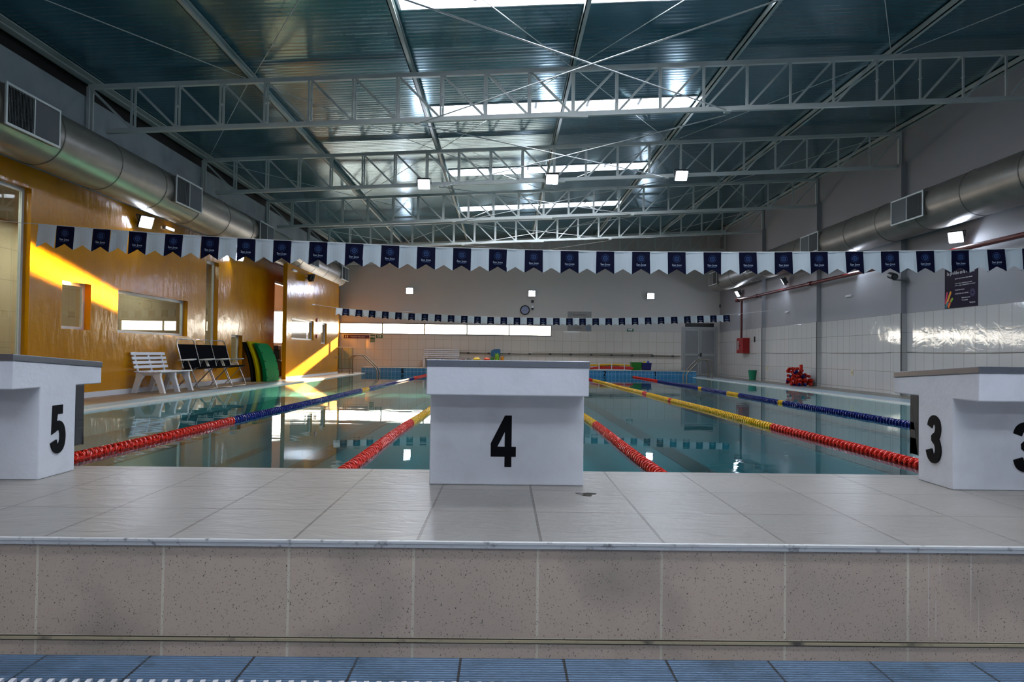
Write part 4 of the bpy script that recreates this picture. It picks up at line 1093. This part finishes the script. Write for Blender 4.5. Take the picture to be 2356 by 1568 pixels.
# hand rail on far wall
t = thing('wall_rail', 'long steel rail on brackets along the far wall', 'rail', (0, 0, 0))
MB().tube([(fx(1058), YF - .1, fz(1058, 811.5)), (fx(1566), YF - .1, fz(1566, 819.5))], .028, 10).build('tube', CHROME, t, smooth=True)
for k in range(11):
    x = fx(1078 + k * 47); z = fz(1078 + k*47, 811.8 + k * .75)
    MB().box((x - .05, YF - .14, z - .035), (x + .05, YF, z + .035)).build('bracket', DARKSTEEL, t)
MB().tube([(fx(1225), YF - .07, fz(1225, 811.5)), (fx(1503), YF - .07, fz(1503, 815))], .014, 8).build('upper_rod', CHROME, t)

# float toys, baskets, noodles on the far deck
def toy(kind, label, x, y, col, s=0.14, dy=29.0):
    k = dy / 1600; X = (x - 1160) * k
    m = mat('toy_' + kind + '_%d_%d_%d' % col, col, 0.45)
    z = ZFD + s
    return X, dy, z, m
for i, (x, s, col, lab) in enumerate(((1098, .15, (222, 190, 20), 'yellow round pull buoy among the toys'), (1121, .13, (220, 70, 30), 'orange round pull buoy among the toys'),
                                (1066, .11, (90, 20, 30), 'dark red ball beside the far bench'), (1080, .11, (30, 20, 40), 'dark ball beside the far bench'))):
    X = (x - 1160) * 29.1 / 1600
    m = mat('toy_%d' % i, col, .45); zb_ = ZFD
    t = thing('float_toy', lab, 'toy', (X, 28.9, zb_))
    h_ = C + (814 - (823 if i < 2 else 825)) * 28.9 / 1600 - ZFD
    # a stack of two discs with a waist, like a pull buoy on end
    MB().tube([(0, 0, 0), (0, 0, h_*.12), (0, 0, h_*.4), (0, 0, h_*.5), (0, 0, h_*.6), (0, 0, h_*.88), (0, 0, h_)], [s*.6, s, s, s*.55, s, s, s*.5], 18).build('body', m, t, smooth=True)
    MB().tube([(0, 0, h_*.47), (0, 0, h_*.53)], s*.62, 14).build('strap', BLKPL, t)
def basket(label, x0, x1, ytop, col, dy, ring=False, zb=None):
    k = dy / 1600; X = ((x0 + x1)/2 - 1160) * k; w_ = (x1 - x0) * k / 2; zb = ZFD if zb is None else zb
    h_ = C + (814 + .013*((x0+x1)/2-1160) - ytop) * k - zb; m = mat('basket_%d_%d_%d' % col, col, .4)
    t = thing('basket', label, 'basket', (X, dy, zb))
    o = MB(); a = .85; th = .012
    def quadring(w0, w1, z0_, z1_, d0, d1):
        o.add([(-w0, -d0, z0_), (w0, -d0, z0_), (w0, d0, z0_), (-w0, d0, z0_), (-w1, -d1, z1_), (w1, -d1, z1_), (w1, d1, z1_), (-w1, d1, z1_)], [(0,1,5,4), (1,2,6,5), (2,3,7,6), (3,0,4,7)])
    d_ = w_ * .8
    quadring(w_*a, w_, 0, h_, d_*a, d_); quadring(w_*a - th, w_ - th, th, h_, d_*a - th, d_ - th)
    o.add([(-w_*a, -d_*a, 0), (w_*a, -d_*a, 0), (w_*a, d_*a, 0), (-w_*a, d_*a, 0)], [(0, 3, 2, 1)])
    o.add([(-w_*a + th, -d_*a + th, th), (w_*a - th, -d_*a + th, th), (w_*a - th, d_*a - th, th), (-w_*a + th, d_*a - th, th)], [(0, 1, 2, 3)])
    o.build('tub', m, t)
    rm = MB(); rm.box((-w_ - .01, -d_ - .01, h_ - .02), (w_ + .01, -d_ + .01, h_)); rm.box((-w_ - .01, d_ - .01, h_ - .02), (w_ + .01, d_ + .01, h_)); rm.box((-w_ - .01, -d_ + .01, h_ - .02), (-w_ + .01, d_ - .01, h_)); rm.box((w_ - .01, -d_ + .01, h_ - .02), (w_ + .01, d_ - .01, h_))
    rm.build('rim', m, t)
    return t, X, dy, w_, h_
basket('bright green plastic crate on the far deck', 1452, 1476, 833, (34, 120, 30), 28.85)
b = basket('dark blue plastic crate on the far deck, beside the green one', 1477, 1499, 835, (24, 26, 96), 28.85)
for i, (dx, col, lab) in enumerate(((-.08, (214, 190, 30), 'yellow toy heaped in the blue crate'), (.08, (40, 80, 170), 'blue toy heaped in the blue crate'))):
    m = mat('heap_toy_%d' % i, col, .5)
    tag(MB().ball((b[1] + dx, b[2], ZFD + b[4] - .02), .08, sc=(1, 1, .9)).ball((b[1] + dx, b[2], ZFD + b[4] + .05), .04).build('float_toy', m, smooth=True), lab, 'toy')
for i, (x, y, s, col, lab) in enumerate(((1144, 817, .075, (120, 180, 30), 'lime green toy leaning with the orange toys'), (1156, 823, .06, (235, 150, 20), 'amber toy below the blue board'), (1133, 824, .055, (50, 140, 60), 'green toy beside the amber toy'))):
    X = (x - 1160) * 29.3 / 1600; Z = C + (814 - y) * 29.3 / 1600; m = mat('pile_toy_%d' % i, col, .5)
    mb = MB(); mb.tube([(X, 29.3, ZFD), (X, 29.3, Z - s), (X, 29.3, Z), (X, 29.3, Z + s*.6)], [s*1.1, s*1.2, s*1.1, s*.3], 12)
    for k in range(5): mb.ball((X + s*1.1*cos(k*1.26), 29.3 - .02, Z + s*.9*sin(k*1.26)), s*.42, 8, 6)
    tag(mb.build('float_toy', m, smooth=True), lab, 'toy')
t = thing('kickboard', 'blue kickboard standing on the wall rail', 'kickboard', (fx(1141), YF - .16, fz(1141, 811)))
mb = MB(); mb.prism([(-.2, -.17), (.19, -.17), (.2, .12), (.14, .16), (-.06, .15), (-.2, .07)], lambda u, v, q: (u, q, v), -.02, .02); mb.build('board', mat('blue_foam', (50, 110, 160), .5), t, bevel=.01)
t = thing('noodle_rack', 'white rack holding pool noodles on the far deck', 'rack', (0, 0, 0))
for x in (1378, 1407, 1436):
    X = (x - 1160) * 28.5 / 1600
    p = MB(); p.bar((X, 28.35, ZFD), (X, 28.35, ZFD + .27), .03, .03); p.build('post', WPLAS, t)
p = MB(); p.box(((1366-1160)*.0178, 28.34, ZFD + .0), ((1452-1160)*.0178, 28.36, ZFD + .025)); p.box(((1366-1160)*.0178, 28.36, ZFD + .0), ((1452-1160)*.0178, 28.75, ZFD + .02)); p.build('base', WPLAS, t)
nm = [((200, 24, 20), 'red'), ((205, 40, 24), 'red'), ((230, 180, 20), 'yellow'), ((24, 120, 70), 'green'), ((190, 20, 24), 'red'), ((220, 160, 16), 'yellow')]
pos = ['lowest at the front', 'second from the bottom', 'long, arched over the top', 'at the back of the heap', 'in the middle of the heap', 'short, at the left end']
for i, (col, cn) in enumerate(nm):
    m = mat('noodle_%s' % cn, col, .55); x0 = (1358 + (0, 8, 12, 4, 18, 0)[i] - 1160) * .0178; x1 = (1458 + (-2, 0, -8, -30, -4, -66)[i] - 1160) * .0178
    yy = 28.43 + (0, .07, .0, .2, .14, .07)[i]; zz = ZFD + .058 + (0, .02, .13, .13, .05, .12)[i]
    mb = MB(); mb.tube([(x0 + (x1-x0)*q/8, yy, zz + (.03 if i == 2 else .008) * sin(pi*q/8)) for q in range(9)], .034, 10)
    tag(mb.build('pool_noodle', m, smooth=True), '%s foam noodle in the white rack, %s' % (cn, pos[i]), 'pool noodle', 'foam noodles in the rack')

# ================================================================== RIGHT WALL ITEMS
def rY(x, X=XR): return X * 1600 / (x - 1160)
def rZ(x, y, X=XR): return C + (814 + .013*(x - 1160) - y) * rY(x, X) / 1600
t = thing('hydrant_pipe', 'dark red fire pipe along the right wall, dropping to the hose cabinet', 'pipe', (8.97, 0, 0))
PZ = C + 2.18
MB().tube([(0, 4.0, PZ), (0, 26.55, PZ), ], .05, 14).build('main', REDP, t, smooth=True)
MB().tube([(0, 26.5, PZ), (0, 26.75, PZ)], .075, 14).build('end_cap', REDP, t, smooth=True)
MB().tube([(0, 26.2, PZ), (0, 26.2, PZ - .1), (0, 26.2, C + .722)], .042, 12).build('drop', REDP, t, smooth=True)
for y in (8.0, 16.0, 20.3, 24.6):
    MB().tube([(0, y - .09, PZ), (0, y + .09, PZ)], .068, 14).box((0, y - .03, PZ - .03), (.225 if y not in (16.0, 20.3, 24.6) else .099, y + .03, PZ + .03)).build('collar', REDP, t)
t = thing('hose_cabinet', 'red fire hose cabinet below the pipe on the right wall', 'fire cabinet', (XR - .15, 26.3, C + .43))
MB().box((-.11, -.34, -.29), (.15, .34, .29)).build('body', REDC, t, bevel=.01)
MB().box((-.122, -.32, -.27), (-.11, .32, .27)).build('door', REDC, t, bevel=.004)
MB().box((-.126, .06, -.16), (-.122, .22, .18)).build('label_plate', SIGNGR, t)
MB().ball((-.13, -.05, .0), .025).build('latch', BLKPL, t)
# the prohibition sign
t = thing('rules_sign', 'dark purple pool rules poster with white lettering on the right wall', 'sign', (XR - .012, 13.9, C + 1.46))
MB().box((0, -.5, -.40), (.012, .5, .42)).build('board', SIGNN, t)
LM = [('Se prohibe en la Piscina:', .098, .0, .31, 'CENTER'), ('Jugar de manera brusca o hacer clavados', .036, -.17, .19, 'LEFT'), ('Realizar saltos o movimientos que puedan', .034, -.17, .09, 'LEFT'),
      ('poner en peligro su integridad fisica o la de otros', .034, -.17, .05, 'LEFT'), ('Arrojar basura al agua', .036, -.17, -.04, 'LEFT'), ('COMER FUERA DE LA PISCINA', .034, -.17, -.12, 'LEFT'), ('Respete las normas', .036, .04, -.21, 'LEFT'), ('Y los usuarios', .036, .04, -.26, 'LEFT')]
for s, sz, u, v, al in LM:
    link('lettering', text_mesh(s, sz, SIGNW, align=al, sx=.9), t, loc=(-.0015, -u * .95 if al == 'CENTER' else -(u) , v), rot=FACE_MX)
link('lettering', text_mesh('San Jose', .05, SIGNW), t, loc=(-.0015, -.36, -.32), rot=FACE_MX)
e = MB()
for k in range(12):
    a = 2*pi*k/12; f2 = lambda u, v, q: (-q, -.36 - u, -.13 + v)
    e.prism([(.03*cos(a-.2), .03*sin(a-.2)), (.075*cos(a-.12), .075*sin(a-.12)), (.09*cos(a), .09*sin(a)), (.075*cos(a+.12), .075*sin(a+.12)), (.03*cos(a+.2), .03*sin(a+.2))], f2, 0, .0015)
e.build('emblem', mat('sign_emblem', (70, 68, 110), .5), t)
for i, (u0, v0, u1, v1, w_, col) in enumerate(((-.48, -.30, -.42, -.08, .05, (200, 24, 90)), (-.45, -.33, -.31, -.08, .055, (232, 160, 20)), (-.40, -.36, -.28, -.22, .05, (214, 30, 60)), (-.30, -.27, -.25, -.21, .045, (110, 190, 20)), (-.47, -.38, -.40, -.28, .05, (20, 120, 130)), (-.38, -.385, -.33, -.31, .045, (235, 130, 20)))):
    m_ = mat('stripe_%d' % i, col, .45); d = Vector((u1-u0, v1-v0)).normalized(); nrm = Vector((-d.y, d.x)) * w_/2; pl = []
    for q in range(7):
        a = pi * q / 6; pl.append(Vector((u1, v1)) + nrm * (-cos(a)) * 1 + d * (w_/2) * sin(a))
    pl = [Vector((u0, v0)) + nrm, Vector((u0, v0)) - nrm] + pl
    MB().prism([tuple(p_) for p_ in pl], lambda u, v, q: (-q - .0003*i, -u, v), 0, .0015).build('stripe', m_, t)
# cctv
t = thing('security_camera', 'black bullet camera on an arm beneath the near flags, right wall', 'security camera', (9.07, 15.75, C + 1.86))
MB().tube([(.13, 0, -.06), (.0, 0, -.06), (-.22, 0, -.05)], .018, 8).build('arm', LOUV, t)
MB().tube([(.13, 0, -.06), (.10, 0, -.06)], .06, 12).build('wall_plate', LOUV, t)
MB().tube([(-.22, .1, .06), (-.26, -.16, 0)], .075, 14).build('body', BLKPL, t, smooth=True)
MB().tube([(-.262, -.162, 0), (-.266, -.18, -.004)], .055, 14).build('lens', DARKSTEEL, t)
# small fittings on right wall
for (x, y, lab, w_) in ((1959, 680, 'small white emergency light on the right wall', .3), (1816, 717, 'thin pale wall bracket on the right wall, farther than the emergency light', .28), (1705, 724, 'tiny pale fitting on the right wall beside the drop pipe', .24)):
    t = thing('emergency_light', lab, 'light fitting', (XR - .04, rY(x), rZ(x, y)))
    MB().box((0, -w_/2, -.03), (.04, w_/2, .03)).build('body', WPLAS, t, bevel=.006); MB().box((-.02, -w_/2 + .03, -.02), (0, w_/2 - .03, .01)).build('diffuser', FRAME, t)
for (x, y, lab) in ((1966, 857, 'cream socket plate on the tiles, nearer one'), (1769, 847, 'cream socket plate on the tiles, farther one')):
    t = thing('socket_plate', lab, 'socket', (XR - .006, rY(x), rZ(x, y)))
    MB().box((-.006, -.05, -.075), (.006, .05, .075)).build('plate', mat('cream_plastic', (200, 190, 150), .4), t, bevel=.003); MB().box((-.009, -.02, -.03), (-.006, .02, .03)).build('outlet', LOUV, t)
tag(MB().box((XR - .02, rY(1739) - .04, rZ(1739, 787)), (XR, rY(1739) + .04, rZ(1739, 774))).build('wall_slot', DARK), 'narrow black plate on the right wall beside the hose cabinet', 'plate')
t = thing('wall_cable', 'thin grey cable slung low along the right wall tiles', 'cable')
for a, b in ((11.7, 15.75), (16.25, 20.05), (20.55, 24.35), (24.85, 27.0)):
    MB().tube([(XR - .012, a + (b-a)*q/8, C + .16 - .03*sin(pi*q/8)) for q in range(9)], .005, 6).build('span', LOUV, t)
# green bin
t = thing('waste_bin', 'small green plastic bin on the right deck', 'bin', (8.95, 1600*8.95/(1734-1160), ZS))
n = 18; vs = []; fs = []
for z_, r_ in ((0, .11), (.34, .15), (.36, .16), (.36, .14), (.34, .138), (.02, .1)):
    vs += [(r_*cos(2*pi*k/n), r_*sin(2*pi*k/n), z_) for k in range(n)]
for j in range(5):
    for k in range(n): fs.append((j*n+k, j*n+(k+1) % n, (j+1)*n+(k+1) % n, (j+1)*n+k))
fs.append(tuple(range(n))[::-1]); fs.append(tuple(5*n + k for k in range(n)))
mb = MB(); mb.add(vs, fs); mb.build('bucket', mat('green_bin_plastic', (20, 130, 95), .4), t, smooth=True)
mb = MB(); mb.tube([(.155*cos(a*.3), .155*sin(a*.3), .35) for a in range(21)], .008, 6, closed=True); mb.build('rim', mat('green_bin_plastic', (20, 130, 95), .4), t)
# heap of spare lane rope
t = thing('coiled_lane_rope', 'heap of coiled red lane rope on the right deck', 'lane rope', (8.72, 20.5, ZS))
mb = MB(); bl = MB(); me = FL['r']; random.seed(3)
cnt = 0
for lay in range(6):
    half = 0.46 - lay * 0.03 - random.uniform(0, .05); z_ = .05 + lay * .082
    for row in (-.16, 0.0, .16):
        if lay >= 4 and row > 0: continue
        k_ = int(2 * half / .07)
        for i in range(k_):
            y = -half + i * .07 + random.uniform(-.02, .02); x = row + .06 * sin(i * .9 + lay) ; z2 = z_ + .04 * sin(i * .8 + lay * 2)
            M = Matrix.Translation((x, y, max(.047, z2))) @ Euler((random.uniform(-.3, .3), random.uniform(0, 6), random.uniform(-.4, .4))).to_matrix().to_4x4()
            dst = bl if random.random() < .07 else mb
            if dst is mb and cnt < 60 and row < -.1:
                link('float', me, t, loc=M.translation, rot=M.to_euler()); cnt += 1
            else:
                dst.add([M @ v.co for v in me.vertices], [tuple(p_.vertices) for p_ in me.polygons])
for i in range(3):
    M = Matrix.Translation((-.1, -.42, .5 + i*.045)) @ Euler((pi/2 - .3, 0, 0)).to_matrix().to_4x4(); mb.add([M @ v.co for v in me.vertices], [tuple(p_.vertices) for p_ in me.polygons])
o = mb.build('heaped_floats', REDF, t); o['kind'] = 'stuff'
o = bl.build('dark_floats', BLUF, t); o['kind'] = 'stuff'

# ================================================================== LEFT WALL SMALL ITEMS
def lY(x, X=7.0): return X * 1600 / (1160 - x)
def lZ(x, y, X=7.0): return C + (814 + .013*(x - 1160) - y) * lY(x, X) / 1600
t = thing('emergency_light', 'slim lit emergency light on the yellow wall beside the floodlight', 'light fitting', (XL + .04, lY(385), lZ(385, 527)))
MB().box((-.04, -.18, -.03), (0, .18, .03)).build('body', WPLAS, t, bevel=.006); MB().box((0, -.16, -.022), (.02, .16, .022)).build('diffuser', emit('soft_lamp', (255, 240, 225), 3.0), t)
t = thing('emergency_light', 'slim white emergency light high on the yellow screen wall', 'light fitting', (-6.30, 20.9, C + 2.42))
MB().box((-.04, -.18, -.03), (0, .18, .03)).build('body', WPLAS, t, bevel=.006); MB().box((0, -.16, -.022), (.02, .16, .022)).build('diffuser', FRAME, t)
for z, lab in ((1.06, 'red fire alarm sounder on the yellow screen wall, upper one'), (.51, 'red fire alarm button on the yellow screen wall, lower one')):
    t = thing('fire_alarm', lab, 'fire alarm', (-6.34, 23.55, C + z))
    MB().tube([(0, 0, 0), (.04, 0, 0)], .065, 16).build('body', REDC, t, smooth=True); MB().tube([(.04, 0, 0), (.05, 0, 0)], .03, 12).build('button', WPLAS, t)
t = thing('door_knob', 'small steel knob near the end of the yellow screen wall', 'knob', (-6.34, 26.2, C - .2))
MB().tube([(0, 0, 0), (.05, 0, 0)], .012, 8).ball((.06, 0, 0), .03).build('knob', CHROME, t, smooth=True)
t = thing('paper_notice', 'white paper notice on the wide window of the yellow screen wall', 'notice', (-6.33, 22.7, C + .5))
MB().box((-.088, -.1, -.12), (-.085, .1, .12)).build('sheet', WPLAS, t); MB().box((-.084, -.05, -.04), (-.0835, .05, .05)).build('print', REDC, t)
# wet patch on the deck
mb = MB(); px, py = (1353 - 1160) * 2.49 / 1600, 2.49; poly = []
for k in range(24):
    a = 2*pi*k/24; r_ = .022 * (1 + .35*sin(3*a) + .2*sin(5*a + 1)); poly.append((px + r_*1.3*cos(a), py + r_*1.3*sin(a)))
mb.prism(poly, lambda u, v, q: (u, v, q), 0.0002, 0.0012)
tag(mb.build('puddle', mat('wet_patch', (60, 56, 52), .05, 0, .8)), 'small dark puddle on the deck in front of block 4', 'puddle', kind='stuff')
